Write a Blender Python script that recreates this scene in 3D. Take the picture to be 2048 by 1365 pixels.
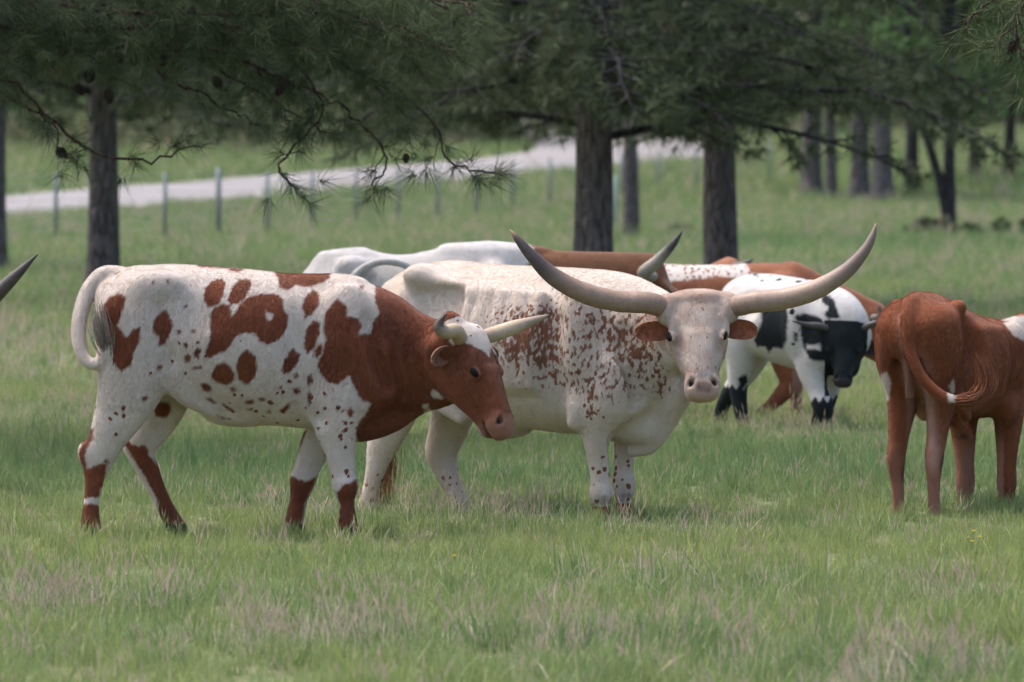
import bpy, math, random
import numpy as np
from mathutils import Vector, Matrix

for o in list(bpy.data.objects):
    bpy.data.objects.remove(o, do_unlink=True)
scene = bpy.context.scene
C = scene.collection
rng = np.random.default_rng(7)
random.seed(7)

# ------------------------------------------------------------------ camera
CAMH = 1.88          # eye height over the pasture
FPX = 11378.0        # 200 mm lens on 36 mm, for a 2048 px wide frame
HROW = 296.0         # horizon row (2048 px frame)
cam = bpy.data.cameras.new('camera')
cam.lens = 200; cam.sensor_width = 36; cam.sensor_fit = 'HORIZONTAL'
cam.shift_y = -(682.5 - HROW) / 2048.0
cam.clip_start = 0.5; cam.clip_end = 3000
cam.dof.use_dof = True; cam.dof.focus_distance = 27.7; cam.dof.aperture_fstop = 4.6
camo = bpy.data.objects.new('camera', cam); C.objects.link(camo)
camo.location = (0, 0, CAMH); camo.rotation_euler = (math.radians(90), 0, 0)
scene.camera = camo

# ------------------------------------------------------------------ sky and sun (bright thin overcast)
SUN_EL, SUN_AZ = math.radians(66), math.radians(292)     # azimuth clockwise from +Y: high, from the left and a little behind the herd
world = bpy.data.worlds.new('World'); scene.world = world; world.use_nodes = True
wn = world.node_tree.nodes; wl = world.node_tree.links
sky = wn.new('ShaderNodeTexSky'); sky.sky_type = 'NISHITA'; sky.sun_disc = False
sky.sun_elevation = SUN_EL; sky.sun_rotation = SUN_AZ
sky.air_density = 1.0; sky.dust_density = 4.0; sky.ozone_density = 1.0
wn['Background'].inputs['Strength'].default_value = 0.15
wl.new(sky.outputs[0], wn['Background'].inputs['Color'])
sun = bpy.data.lights.new('sun', 'SUN'); sun.energy = 1.5; sun.angle = math.radians(18); sun.color = (1.0, 0.96, 0.9)
suno = bpy.data.objects.new('sun', sun); C.objects.link(suno)
sd = Vector((math.sin(SUN_AZ) * math.cos(SUN_EL), math.cos(SUN_AZ) * math.cos(SUN_EL), math.sin(SUN_EL)))
suno.rotation_euler = (-sd).to_track_quat('-Z', 'Y').to_euler(); suno.location = (0, 0, 60)
scene.view_settings.view_transform = 'Standard'; scene.view_settings.look = 'None'
scene.view_settings.exposure = 1.4; scene.view_settings.gamma = 1.0
scene.view_settings.use_curve_mapping = False
scene.cycles.max_bounces = 5; scene.cycles.diffuse_bounces = 3; scene.cycles.use_adaptive_sampling = True; scene.cycles.adaptive_threshold = 0.02; scene.cycles.transparent_max_bounces = 8
scene.cycles.use_denoising = True

# ------------------------------------------------------------------ helpers
def W(px, row, d):
    """world point seen at pixel (px,row) of the 2048 frame at distance d"""
    return ((px - 1024) * d / FPX, d, CAMH - (row - HROW) * d / FPX)

def tag(o, label=None, cat=None, group=None, kind=None):
    if label: o['label'] = label
    if cat: o['category'] = cat
    if group: o['group'] = group
    if kind: o['kind'] = kind
    return o

def empty(name, loc):
    o = bpy.data.objects.new(name, None); C.objects.link(o); o.location = loc
    o.empty_display_size = 0.2
    return o

def make_mesh(name, verts, faces, mat=None, parent=None, smooth=True, loc=None):
    """verts (n,3) array, faces: (m,k) array or list of arrays of (m,k)"""
    verts = np.asarray(verts, np.float32)
    if isinstance(faces, np.ndarray): faces = [faces]
    faces = [np.asarray(f, np.int32) for f in faces if len(f)]
    me = bpy.data.meshes.new(name)
    me.vertices.add(len(verts)); me.vertices.foreach_set('co', verts.ravel())
    nl = sum(f.size for f in faces); nf = sum(len(f) for f in faces)
    me.loops.add(nl); me.polygons.add(nf)
    me.loops.foreach_set('vertex_index', np.concatenate([f.ravel() for f in faces]))
    starts = []; tot = []; s = 0
    for f in faces:
        k = f.shape[1]
        starts.append(s + np.arange(len(f)) * k); s += f.size
    me.polygons.foreach_set('loop_start', np.concatenate(starts).astype(np.int32))
    if smooth: me.polygons.foreach_set('use_smooth', np.ones(nf, bool))
    me.update(calc_edges=True)
    if mat: me.materials.append(mat)
    o = bpy.data.objects.new(name, me); C.objects.link(o)
    if loc is not None: o.location = loc
    if parent: o.parent = parent
    return o

def set_attr(me, name, arr, dom='POINT'):
    arr = np.asarray(arr, np.float32)
    if arr.ndim == 1:
        a = me.attributes.new(name, 'FLOAT', dom); a.data.foreach_set('value', arr)
    else:
        a = me.attributes.new(name, 'FLOAT_VECTOR', dom); a.data.foreach_set('vector', arr.ravel())

class MB:
    """collects geometry for one mesh"""
    def __init__(s): s.v = []; s.q = []; s.t = []; s.n = 0; s.a = []
    def add(s, v, q=None, t=None, a=None):
        v = np.asarray(v, np.float32)
        if q is not None and len(q): s.q.append(np.asarray(q, np.int64) + s.n)
        if t is not None and len(t): s.t.append(np.asarray(t, np.int64) + s.n)
        s.v.append(v); s.n += len(v)
        s.a.append(np.zeros(len(v)) if a is None else np.broadcast_to(np.asarray(a, np.float32), (len(v),)))
    def tube(s, pts, rad, sides=8, cap=True, ell=None, a=None):
        pts = np.asarray(pts, float); n = len(pts)
        rad = np.broadcast_to(np.asarray(rad, float), (n,))
        tan = np.gradient(pts, axis=0); tan /= np.linalg.norm(tan, axis=1)[:, None] + 1e-12
        ref = np.array([0, 0, 1.0]) if abs(tan[0][2]) < .9 else np.array([1.0, 0, 0])
        u = np.cross(tan[0], ref); u /= np.linalg.norm(u)
        V = []
        th = np.linspace(0, 2 * np.pi, sides, endpoint=False)
        for i in range(n):
            u = u - tan[i] * np.dot(u, tan[i]); u /= np.linalg.norm(u) + 1e-12
            w = np.cross(tan[i], u)
            V.append(pts[i] + rad[i] * (np.cos(th)[:, None] * u + np.sin(th)[:, None] * w))
        V = np.concatenate(V)
        i = np.arange(n - 1)[:, None] * sides; j = np.arange(sides)[None, :]; j2 = (j + 1) % sides
        q = np.stack([i + j, i + j2, i + sides + j2, i + sides + j], -1).reshape(-1, 4)
        t = None
        if cap:
            V = np.concatenate([V, pts[:1], pts[-1:]])
            c0 = n * sides; jj = np.arange(sides); jn = (jj + 1) % sides
            t = np.concatenate([np.stack([np.full(sides, c0), jn, jj], -1),
                                np.stack([np.full(sides, c0 + 1), (n - 1) * sides + jj, (n - 1) * sides + jn], -1)])
        if a is not None and np.ndim(a) == 1:
            aa = np.repeat(np.asarray(a, float), sides)
            if cap: aa = np.concatenate([aa, [a[0], a[-1]]])
            a = aa
        s.add(V, q, t, a)
    def build(s, name, mat, parent=None, loc=None, smooth=True, attr=None):
        v = np.concatenate(s.v)
        if loc is not None: v = v - np.asarray(loc, np.float32)
        f = []
        if s.q: f.append(np.concatenate(s.q))
        if s.t: f.append(np.concatenate(s.t))
        o = make_mesh(name, v, f, mat, parent, smooth, loc if parent is None else None)
        if attr: set_attr(o.data, attr, np.concatenate(s.a))
        return o

def catmull(P, n):
    """resample control points (k,dim) to n points"""
    P = np.asarray(P, float); k = len(P)
    if k == 2:
        t = np.linspace(0, 1, n)[:, None]; return P[0] * (1 - t) + P[1] * t
    E = np.vstack([2 * P[0] - P[1], P, 2 * P[-1] - P[-2]])
    t = np.linspace(0, k - 1, n); i = np.minimum(t.astype(int), k - 2); f = (t - i)[:, None]
    p0, p1, p2, p3 = E[i], E[i + 1], E[i + 2], E[i + 3]
    return 0.5 * (2 * p1 + (p2 - p0) * f + (2 * p0 - 5 * p1 + 4 * p2 - p3) * f ** 2 + (3 * p1 - p0 - 3 * p2 + p3) * f ** 3)

# ---- node material helper
class NT:
    def __init__(s, name):
        s.m = bpy.data.materials.new(name); s.m.use_nodes = True
        s.n = s.m.node_tree.nodes; s.l = s.m.node_tree.links
        s.b = s.n['Principled BSDF']
        s.b.inputs['Roughness'].default_value = .85
        s.b.inputs['Specular IOR Level'].default_value = .2
    def new(s, t, **k):
        n = s.n.new(t)
        for a, v in k.items(): setattr(n, a, v)
        return n
    def put(s, sock, v):
        if v is None: return
        if isinstance(v, bpy.types.NodeSocket): s.l.new(v, sock)
        elif isinstance(v, (tuple, list)) and sock.type == 'RGBA' and len(v) == 3: sock.default_value = (*v, 1)
        else: sock.default_value = v
    def attr(s, name, kind='Fac', typ='GEOMETRY'):
        n = s.new('ShaderNodeAttribute', attribute_name=name, attribute_type=typ); return n.outputs[kind]
    def noise(s, vec, scale, detail=3, rough=.55, out='Fac', dist=0):
        n = s.new('ShaderNodeTexNoise'); s.put(n.inputs['Vector'], vec); n.inputs['Scale'].default_value = scale
        n.inputs['Detail'].default_value = detail; n.inputs['Roughness'].default_value = rough
        n.inputs['Distortion'].default_value = dist
        return n.outputs[out]
    def voro(s, vec, scale, out='Distance', feat='F1'):
        n = s.new('ShaderNodeTexVoronoi', feature=feat); s.put(n.inputs['Vector'], vec); n.inputs['Scale'].default_value = scale
        return n.outputs[out]
    def math(s, op, a, b=None, c=None, clamp=False):
        n = s.new('ShaderNodeMath', operation=op, use_clamp=clamp)
        s.put(n.inputs[0], a); s.put(n.inputs[1], b)
        if c is not None: s.put(n.inputs[2], c)
        return n.outputs[0]
    def ramp(s, v, a, b, lo=0., hi=1., smooth=False):
        n = s.new('ShaderNodeMapRange', interpolation_type='SMOOTHSTEP' if smooth else 'LINEAR')
        s.put(n.inputs[0], v); s.put(n.inputs[1], a); s.put(n.inputs[2], b)
        n.inputs[3].default_value = lo; n.inputs[4].default_value = hi
        return n.outputs[0]
    def mix(s, f, a, b, mode='MIX'):
        n = s.new('ShaderNodeMix', data_type='RGBA', blend_type=mode)
        s.put(n.inputs[0], f); s.put(n.inputs[6], a); s.put(n.inputs[7], b)
        return n.outputs[2]
    def scale(s, vec, xyz, loc=(0, 0, 0)):
        n = s.new('ShaderNodeMapping'); s.put(n.inputs[0], vec); n.inputs['Scale'].default_value = xyz
        n.inputs['Location'].default_value = loc
        return n.outputs[0]
    def coord(s, out='Object'): return s.new('ShaderNodeTexCoord').outputs[out]
    def bump(s, h, strength, dist):
        n = s.new('ShaderNodeBump'); s.put(n.inputs['Height'], h); n.inputs['Strength'].default_value = strength
        n.inputs['Distance'].default_value = dist
        s.l.new(n.outputs[0], s.b.inputs['Normal'])
    def color(s, c): s.put(s.b.inputs['Base Color'], c)
# ================================================================== SETTING
def softplus(x, k=6.0): return np.where(x / k > 20, x, k * np.log1p(np.exp(np.clip(x / k, -40, 20))))
def smooth_noise(x, y, sc, seed):
    r = np.random.default_rng(seed); out = 0
    for i in range(7):
        a = r.uniform(0, 2 * np.pi); f = sc * r.uniform(.6, 1.8); p = r.uniform(0, 6.28)
        out = out + np.sin((x * np.cos(a) + y * np.sin(a)) * f + p)
    return out / 7 * 1.6
def ground_z(x, y):
    x = np.asarray(x, float); y = np.asarray(y, float)
    z = 0.026 * softplus(y - 146.0) - 0.026 * softplus(y - 330.0)
    z = z + smooth_noise(x, y, .5, 3) * .025 * np.clip((y - 40) / 30, 0, 1)
    return z

# --- pasture sheet, finer near the camera
ys = np.concatenate([np.linspace(-60, 10, 8), np.linspace(12, 60, 60), np.linspace(62, 380, 140), np.geomspace(390, 1600, 24)])
xs = np.concatenate([-np.geomspace(1500, 60, 20), np.linspace(-56, 56, 90), np.geomspace(60, 1500, 20)])
XX, YY = np.meshgrid(xs, ys)
gv = np.stack([XX, YY, ground_z(XX, YY)], -1).reshape(-1, 3)
i, j = np.meshgrid(np.arange(len(ys) - 1), np.arange(len(xs) - 1), indexing='ij')
k0 = i * len(xs) + j
gq = np.stack([k0, k0 + 1, k0 + len(xs) + 1, k0 + len(xs)], -1).reshape(-1, 4)
m = NT('pasture_soil')
co = m.coord('Object')
n1 = m.noise(co, .35, 4); n2 = m.noise(co, 3.0, 5); n3 = m.noise(co, 14, 3)
c = m.mix(m.ramp(n1, .35, .65, smooth=True), (.085, .115, .040), (.12, .13, .055))
c = m.mix(m.ramp(n2, .48, .68, smooth=True), c, (.16, .135, .08))
c = m.mix(m.ramp(n3, .4, .7), c, m.mix(.5, c, (.035, .05, .018)))
m.color(c); m.bump(n3, .6, .05)
pasture = make_mesh('pasture', gv, gq, m.m); tag(pasture, 'green pasture ground under the grass', 'ground', kind='structure')

# --- pale road climbing to the right
ra = np.array([-13.7, 155.0]); rb = np.array([7.1, 215.0]); rd = (rb - ra) / np.linalg.norm(rb - ra)
rn = np.array([rd[1], -rd[0]])
t = np.linspace(-90, 190, 141); w = np.linspace(-3.7, 3.7, 9)
ang = math.atan2(rd[0], rd[1]) * np.clip(1 - (t - 44) / 22, -.15, 1)            # the road swings away behind the trees
cx = np.concatenate([[0], np.cumsum(np.sin(ang[:-1]) * np.diff(t))]); cy = np.concatenate([[0], np.cumsum(np.cos(ang[:-1]) * np.diff(t))])
cx += ra[0] + rd[0] * t[0]; cy += ra[1] + rd[1] * t[0]; ROADX, ROADY = cx, cy
px = cx[:, None] + np.cos(ang)[:, None] * w; py = cy[:, None] - np.sin(ang)[:, None] * w
# gentle bend
pz = ground_z(px, py) + .05 - .03 * (np.abs(w) / 3.7) ** 4
rv = np.stack([px, py, pz], -1).reshape(-1, 3)
i, j = np.meshgrid(np.arange(len(t) - 1), np.arange(len(w) - 1), indexing='ij'); k0 = i * len(w) + j
rq = np.stack([k0, k0 + 1, k0 + len(w) + 1, k0 + len(w)], -1).reshape(-1, 4)
m = NT('road_concrete'); co = m.coord('Object')
c = m.mix(m.noise(co, .8, 5), (.19, .175, .172), (.235, .215, .212)); c = m.mix(m.ramp(m.noise(co, 9, 3), .5, .8), c, (.16, .148, .14))
m.color(c)
road = make_mesh('road', rv, rq, m.m); tag(road, 'pale concrete road climbing behind the fence', 'road', kind='structure')

# ------------------------------------------------------------------ grass (instanced clumps)
def blade_set(n, rad, hlo, hhi, wid, lean, curl, seed, seed_heads=0.0):
    r = np.random.default_rng(seed); V = []; Q = []; T = []; A = []; H = []; k = 0
    for b in range(n):
        a = r.uniform(0, 2 * np.pi); rr = rad * np.sqrt(r.uniform()); bx, by = rr * np.cos(a), rr * np.sin(a)
        h = r.uniform(hlo, hhi); ln = lean * r.normal(); az = r.uniform(0, 2 * np.pi); cu = curl * r.uniform(.2, 1.4)
        fa = r.uniform(0, np.pi); wx, wy = np.cos(fa) * wid * r.uniform(.6, 1.3), np.sin(fa) * wid * .5
        ca = r.uniform()
        for s_ in range(4):
            u = s_ / 3.0
            off = ln * u * h + cu * h * u * u
            p = np.array([bx + np.cos(az) * off, by + np.sin(az) * off, h * u * (1 - .25 * cu * u) - .01])
            ww = (1 - u) ** .7 if s_ < 3 else 0.0
            if s_ < 3:
                V += [p - [wx * ww, wy * ww, 0], p + [wx * ww, wy * ww, 0]]; A += [ca, ca]; H += [u, u]
            else:
                V += [p]; A += [ca]; H += [1]
        Q += [[k, k + 1, k + 3, k + 2], [k + 2, k + 3, k + 5, k + 4]]; T += [[k + 4, k + 5, k + 6]]
        k += 7
        if r.uniform() < seed_heads:      # a seed head: two crossed slim diamonds
            L = h * .38; top = p
            for q in range(2):
                aa = fa + q * np.pi / 2; dx = np.array([np.cos(aa), np.sin(aa), 0]) * wid * 1.6
                d2 = np.array([np.cos(az) * .35, np.sin(az) * .35, 1]) * L
                V += [top - .3 * d2, top - dx + .2 * d2, top + dx + .25 * d2, top + .8 * d2]
                A += [ca] * 4; H += [1.5] * 4
                T += [[k, k + 2, k + 1], [k + 1, k + 2, k + 3]]; k += 4
    return np.array(V), np.array(Q), np.array(T), np.array(A), np.array(H)

m = NT('grass_blades')
tint = m.attr('tint', 'Fac', 'INSTANCER'); dry = m.attr('dry', 'Fac', 'INSTANCER'); ca = m.attr('blade_rand'); hh = m.attr('blade_h')
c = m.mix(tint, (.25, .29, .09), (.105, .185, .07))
c = m.mix(m.ramp(ca, .55, 1.), c, (.33, .35, .17))
dryc = m.mix(ca, (.38, .30, .23), (.50, .43, .33))
isdry = m.math('GREATER_THAN', m.math('ADD', dry, m.math('MULTIPLY', ca, .35)), .62)
c = m.mix(isdry, c, dryc)
c = m.mix(m.math('GREATER_THAN', hh, 1.2), c, (.43, .345, .265))
m.color(c); m.b.inputs['Roughness'].default_value = .6
m.b.inputs['Specular IOR Level'].default_value = .25
tr = m.new('ShaderNodeBsdfTranslucent'); m.put(tr.inputs['Color'], c)
mx = m.new('ShaderNodeMixShader'); mx.inputs[0].default_value = .45
m.l.new(m.b.outputs[0], mx.inputs[1]); m.l.new(tr.outputs[0], mx.inputs[2])
m.l.new(mx.outputs[0], m.n['Material Output'].inputs['Surface'])
MAT_GRASS = m.m

clumps = bpy.data.collections.new('grass_clumps')      # only instanced by the grass, never linked
specs = [(26, .085, .05, .13, .0036, .25, .45, 0), (24, .085, .06, .16, .0042, .22, .40, 0),
         (22, .08, .09, .19, .0045, .20, .35, 0), (16, .07, .10, .20, .0022, .18, .25, .55),
         (18, .09, .06, .14, .0028, .40, .60, 0), (14, .06, .12, .24, .0036, .2, .35, 0)]
for q, (n, rad, a, b, wd, ln, cu, sh) in enumerate(specs):
    V, Q, T, A, H = blade_set(n, rad, a, b, wd, ln, cu, 100 + q, sh)
    o = make_mesh('grass_clump_%d' % q, V, [Q, T], MAT_GRASS, smooth=False)
    set_attr(o.data, 'blade_rand', A); set_attr(o.data, 'blade_h', H)
    C.objects.unlink(o); clumps.objects.link(o)

def grass_points(y0, y1, dens, sc, margin, seed, far=False):
    r = np.random.default_rng(seed)
    hw1 = .09 * y1 + margin
    n = int(dens * (y1 - y0) * 2 * hw1)
    x = r.uniform(-hw1, hw1, n); y = r.uniform(y0, y1, n)
    ok = np.abs(x) < .09 * y + margin; x, y = x[ok], y[ok]
    # keep off the road
    dd = np.abs(x - np.interp(y, ROADY, ROADX)) * np.where(y < ra[1] + 50, abs(rn[0]), 1.0); ok = dd > 3.9; x, y = x[ok], y[ok]
    cl = smooth_noise(x, y, 9.0, 15) + .6 * smooth_noise(x, y, 3.5, 16); ok = (r.uniform(size=len(x)) < np.clip(.74 + .45 * cl, .25, 1)) | (y > 60); x, y = x[ok], y[ok]; cl = cl[ok]
    n = len(x)
    d1 = smooth_noise(x, y, 2.2, 11); d2 = smooth_noise(x, y, .9, 12); d3 = smooth_noise(x, y, 6.0, 13)
    # clumpy pasture: dry tufts in patches, a lusher strip behind the two big animals
    lush_shade = np.exp(-((y - 33.0) / 2.6) ** 2) * .9 + np.exp(-((y - 104) / 5.0) ** 2) * .95 * np.clip((x - 1) / 4, 0, 1)  # far right band is tree shade painted as darker, taller grass
    olive = np.exp(-((y - 52.0) / 13.0) ** 2) * .22 + np.exp(-((y - 29.6) / 1.3) ** 2) * .10
    dry = np.clip(.13 + .17 * d1 + .17 * d2 + .20 * d3 + r.normal(0, .10, n) + olive * .6 - .35 * lush_shade, 0, .95)
    tint = np.clip(.40 + .32 * d2 + .22 * d1 + r.normal(0, .22, n) + .6 * lush_shade + .35 * np.clip((y - 42) / 25, 0, 1), 0, 1)  # field beyond the herd tinted darker to imitate canopy shade
    typ = r.choice(6, n, p=[.24, .27, .19, .035, .185, .08])
    typ = np.where((dry > .40) & (r.uniform(size=n) < .42), 3, typ)
    typ = np.where((lush_shade > .4) & (r.uniform(size=n) < .35), 5, typ)
    s = sc * .78 * np.exp(r.normal(0, .22, n)) * (1 + .15 * d1 + .16 * cl + .08 * lush_shade) * np.interp(y, [15, 23, 26.5, 42, 55], [1.0, .95, .77, .80, 1.0])
    return x, y, dry, tint, typ, s
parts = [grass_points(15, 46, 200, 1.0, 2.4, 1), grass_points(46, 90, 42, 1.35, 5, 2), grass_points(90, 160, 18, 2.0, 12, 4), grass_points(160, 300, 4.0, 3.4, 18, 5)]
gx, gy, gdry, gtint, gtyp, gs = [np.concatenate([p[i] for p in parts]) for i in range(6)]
gp = np.stack([gx, gy, ground_z(gx, gy)], -1)
me = bpy.data.meshes.new('grass'); me.vertices.add(len(gp)); me.vertices.foreach_set('co', gp.astype(np.float32).ravel())
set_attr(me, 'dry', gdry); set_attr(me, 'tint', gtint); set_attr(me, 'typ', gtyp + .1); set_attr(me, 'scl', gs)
grot = np.stack([rng.normal(0, .12, len(gp)), rng.normal(0, .12, len(gp)), rng.uniform(0, 6.283, len(gp))], -1)
set_attr(me, 'rot', grot)
grass = bpy.data.objects.new('grass', me); C.objects.link(grass)
tag(grass, 'short green pasture grass mixed with dry stalks', 'grass', kind='stuff')
ng = bpy.data.node_groups.new('grass_scatter', 'GeometryNodeTree')
ng.interface.new_socket('Geometry', in_out='INPUT', socket_type='NodeSocketGeometry')
ng.interface.new_socket('Geometry', in_out='OUTPUT', socket_type='NodeSocketGeometry')
gi = ng.nodes.new('NodeGroupInput'); go = ng.nodes.new('NodeGroupOutput')
ci = ng.nodes.new('GeometryNodeCollectionInfo'); ci.inputs['Collection'].default_value = clumps
ci.inputs['Separate Children'].default_value = True; ci.inputs['Reset Children'].default_value = True
ip = ng.nodes.new('GeometryNodeInstanceOnPoints'); ip.inputs['Pick Instance'].default_value = True
def nattr(nm, typ):
    n = ng.nodes.new('GeometryNodeInputNamedAttribute'); n.data_type = typ; n.inputs['Name'].default_value = nm
    return n.outputs['Attribute']
m2p = ng.nodes.new('GeometryNodeMeshToPoints')
ng.links.new(gi.outputs[0], m2p.inputs['Mesh'])
ng.links.new(m2p.outputs[0], ip.inputs['Points']); ng.links.new(ci.outputs[0], ip.inputs['Instance'])
f2i = ng.nodes.new('FunctionNodeFloatToInt'); f2i.rounding_mode = 'FLOOR'
ng.links.new(nattr('typ', 'FLOAT'), f2i.inputs[0]); ng.links.new(f2i.outputs[0], ip.inputs['Instance Index'])
ng.links.new(nattr('rot', 'FLOAT_VECTOR'), ip.inputs['Rotation']); ng.links.new(nattr('scl', 'FLOAT'), ip.inputs['Scale'])
ng.links.new(ip.outputs[0], go.inputs[0])
md = grass.modifiers.new('scatter', 'NODES'); md.node_group = ng

# ------------------------------------------------------------------ wire fence in front of the road
m = NT('galvanised_steel'); m.color((.19, .205, .205)); m.b.inputs['Metallic'].default_value = .4; m.b.inputs['Roughness'].default_value = .6
MAT_STEEL = m.m
m = NT('fence_wire'); m.color((.22, .23, .23)); m.b.inputs['Metallic'].default_value = .5; m.b.inputs['Roughness'].default_value = .6
MAT_WIRE = m.m
fposts = [(3, 497), (112, 490), (221, 485), (330, 488), (437, 484), (535, 474), (625, 465), (712, 458), (797, 454), (875, 449), (953, 444), (1025, 440), (1100, 436), (1172, 433), (1244, 430), (1318, 427), (1392, 424), (1466, 421), (1540, 418)]
fence = empty('wire_fence', W(437, 485, 112)); tag(fence, 'wire fence on grey steel posts running before the pale road', 'fence')
fl = np.array(fence.location); prev = []
for i, (fx, fr) in enumerate(fposts):
    d = CAMH * FPX / (fr - HROW); x = (fx - 1024) * d / FPX
    z = float(ground_z(x, d)); thick = i == 4
    b = MB(); r0 = .055 if thick else .038; hgt = 1.48 if thick else 1.38
    b.tube([(x, d, z - .1), (x, d, z + hgt - .01), (x, d, z + hgt)], [r0, r0, r0 * .6], 8)
    po = b.build('post', MAT_STEEL, fence); po.data.transform(Matrix.Translation(-Vector(fl)))
    prev.append((x, d, z))
for hz in (.12, .27, .42, .57, .72, .87, 1.02, 1.17, 1.34):
    b = MB()
    pts = []
    for q in range(len(prev) - 1):
        for u in (0, .5):
            p = np.array(prev[q]) * (1 - u) + np.array(prev[q + 1]) * u; pts.append(p + [0, -.03, hz - (.012 if u else 0)])
    pts.append(np.array(prev[-1]) + [0, -.03, hz])
    b.tube(pts, .006, 4, cap=False); wo = b.build('wire', MAT_WIRE, fence); wo.data.transform(Matrix.Translation(-Vector(fl)))
# pale marker pipe beside the thin pine
b = MB(); mp = W(1231, 462, 128); b.tube([(mp[0], mp[1], -.1), (mp[0], mp[1], 1.24), (mp[0], mp[1], 1.26)], [.05, .05, .035], 12)
m = NT('pale_green_plastic'); m.color((.27, .33, .29))
mk = b.build('marker_pipe', m.m, loc=(mp[0], mp[1], 0)); tag(mk, 'pale green upright pipe standing by the thin pine trunk', 'pipe')
# ================================================================== TREES
def bark_mat(name, c1, c2, c3):
    m = NT(name); co = m.coord('Object')
    w = m.scale(co, (9, 9, 2.2)); v = m.voro(w, 1.6, feat='DISTANCE_TO_EDGE'); n = m.noise(m.scale(co, (14, 14, 3)), 1.5, 5)
    c = m.mix(m.ramp(v, .02, .22), c3, c1); c = m.mix(m.ramp(n, .42, .7), c, c2)
    m.color(c); m.bump(m.math('ADD', m.ramp(v, 0, .25), m.math('MULTIPLY', n, .6)), .9, .03)
    return m.m
MAT_BARK = bark_mat('pine_bark', (.10, .085, .082), (.145, .122, .117), (.04, .033, .033))
MAT_BARK_DARK = bark_mat('dark_bark', (.030, .028, .030), (.05, .045, .045), (.012, .011, .012))
MAT_BARK_PALE = bark_mat('grey_bark', (.11, .095, .092), (.15, .132, .127), (.055, .048, .046))
def leaf_mat(name, ca, cb, cc, trans=.25):
    m = NT(name); a = m.attr('rand')
    c = m.mix(m.ramp(a, 0, .9), ca, cb); c = m.mix(m.math('GREATER_THAN', a, .955), c, cc)
    m.color(c); m.b.inputs['Roughness'].default_value = .65
    tr = m.new('ShaderNodeBsdfTranslucent'); m.put(tr.inputs['Color'], c); mx = m.new('ShaderNodeMixShader'); mx.inputs[0].default_value = trans
    m.l.new(m.b.outputs[0], mx.inputs[1]); m.l.new(tr.outputs[0], mx.inputs[2]); m.l.new(mx.outputs[0], m.n['Material Output'].inputs['Surface'])
    return m.m
MAT_NEEDLE = leaf_mat('pine_needles', (.044, .060, .028), (.078, .094, .044), (.12, .055, .03), .2)
MAT_NEEDLE_NEAR = leaf_mat('pine_needles_lush', (.044, .064, .027), (.086, .108, .046), (.11, .08, .035), .2)
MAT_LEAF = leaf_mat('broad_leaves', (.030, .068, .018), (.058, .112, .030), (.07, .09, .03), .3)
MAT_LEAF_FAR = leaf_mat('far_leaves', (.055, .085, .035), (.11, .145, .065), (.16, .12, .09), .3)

def needles(P, D, nd, L, wid, r, spread=.9):
    """needle tufts: returns verts, tris, per-vertex random"""
    n = len(P)
    q = r.normal(size=(n, nd, 3)); q /= np.linalg.norm(q, axis=2)[..., None]
    dr = D[:, None, :] * .75 + q * spread; dr /= np.linalg.norm(dr, axis=2)[..., None]
    ln = L * r.uniform(.7, 1.15, (n, nd, 1))
    side = np.cross(dr, r.normal(size=(n, nd, 3))); side /= np.linalg.norm(side, axis=2)[..., None] + 1e-9
    b = P[:, None, :] + dr * ln * .04 + r.normal(0, .012, (n, nd, 3))
    tip = b + dr * ln; tip[..., 2] -= ln[..., 0] * .12
    V = np.stack([b - side * wid, b + side * wid, tip], 2).reshape(-1, 3)
    T = np.arange(len(V)).reshape(-1, 3)
    rr = np.clip(r.uniform(size=(n, 1)) * .75 + r.uniform(size=(n, nd)) * .25, 0, 1)
    return V, T, np.repeat(rr.reshape(-1), 3)

def bough_wood(b, path, r0, r1, sides=6): b.tube(path, np.linspace(r0, r1, len(path)), sides, cap=False)

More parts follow.
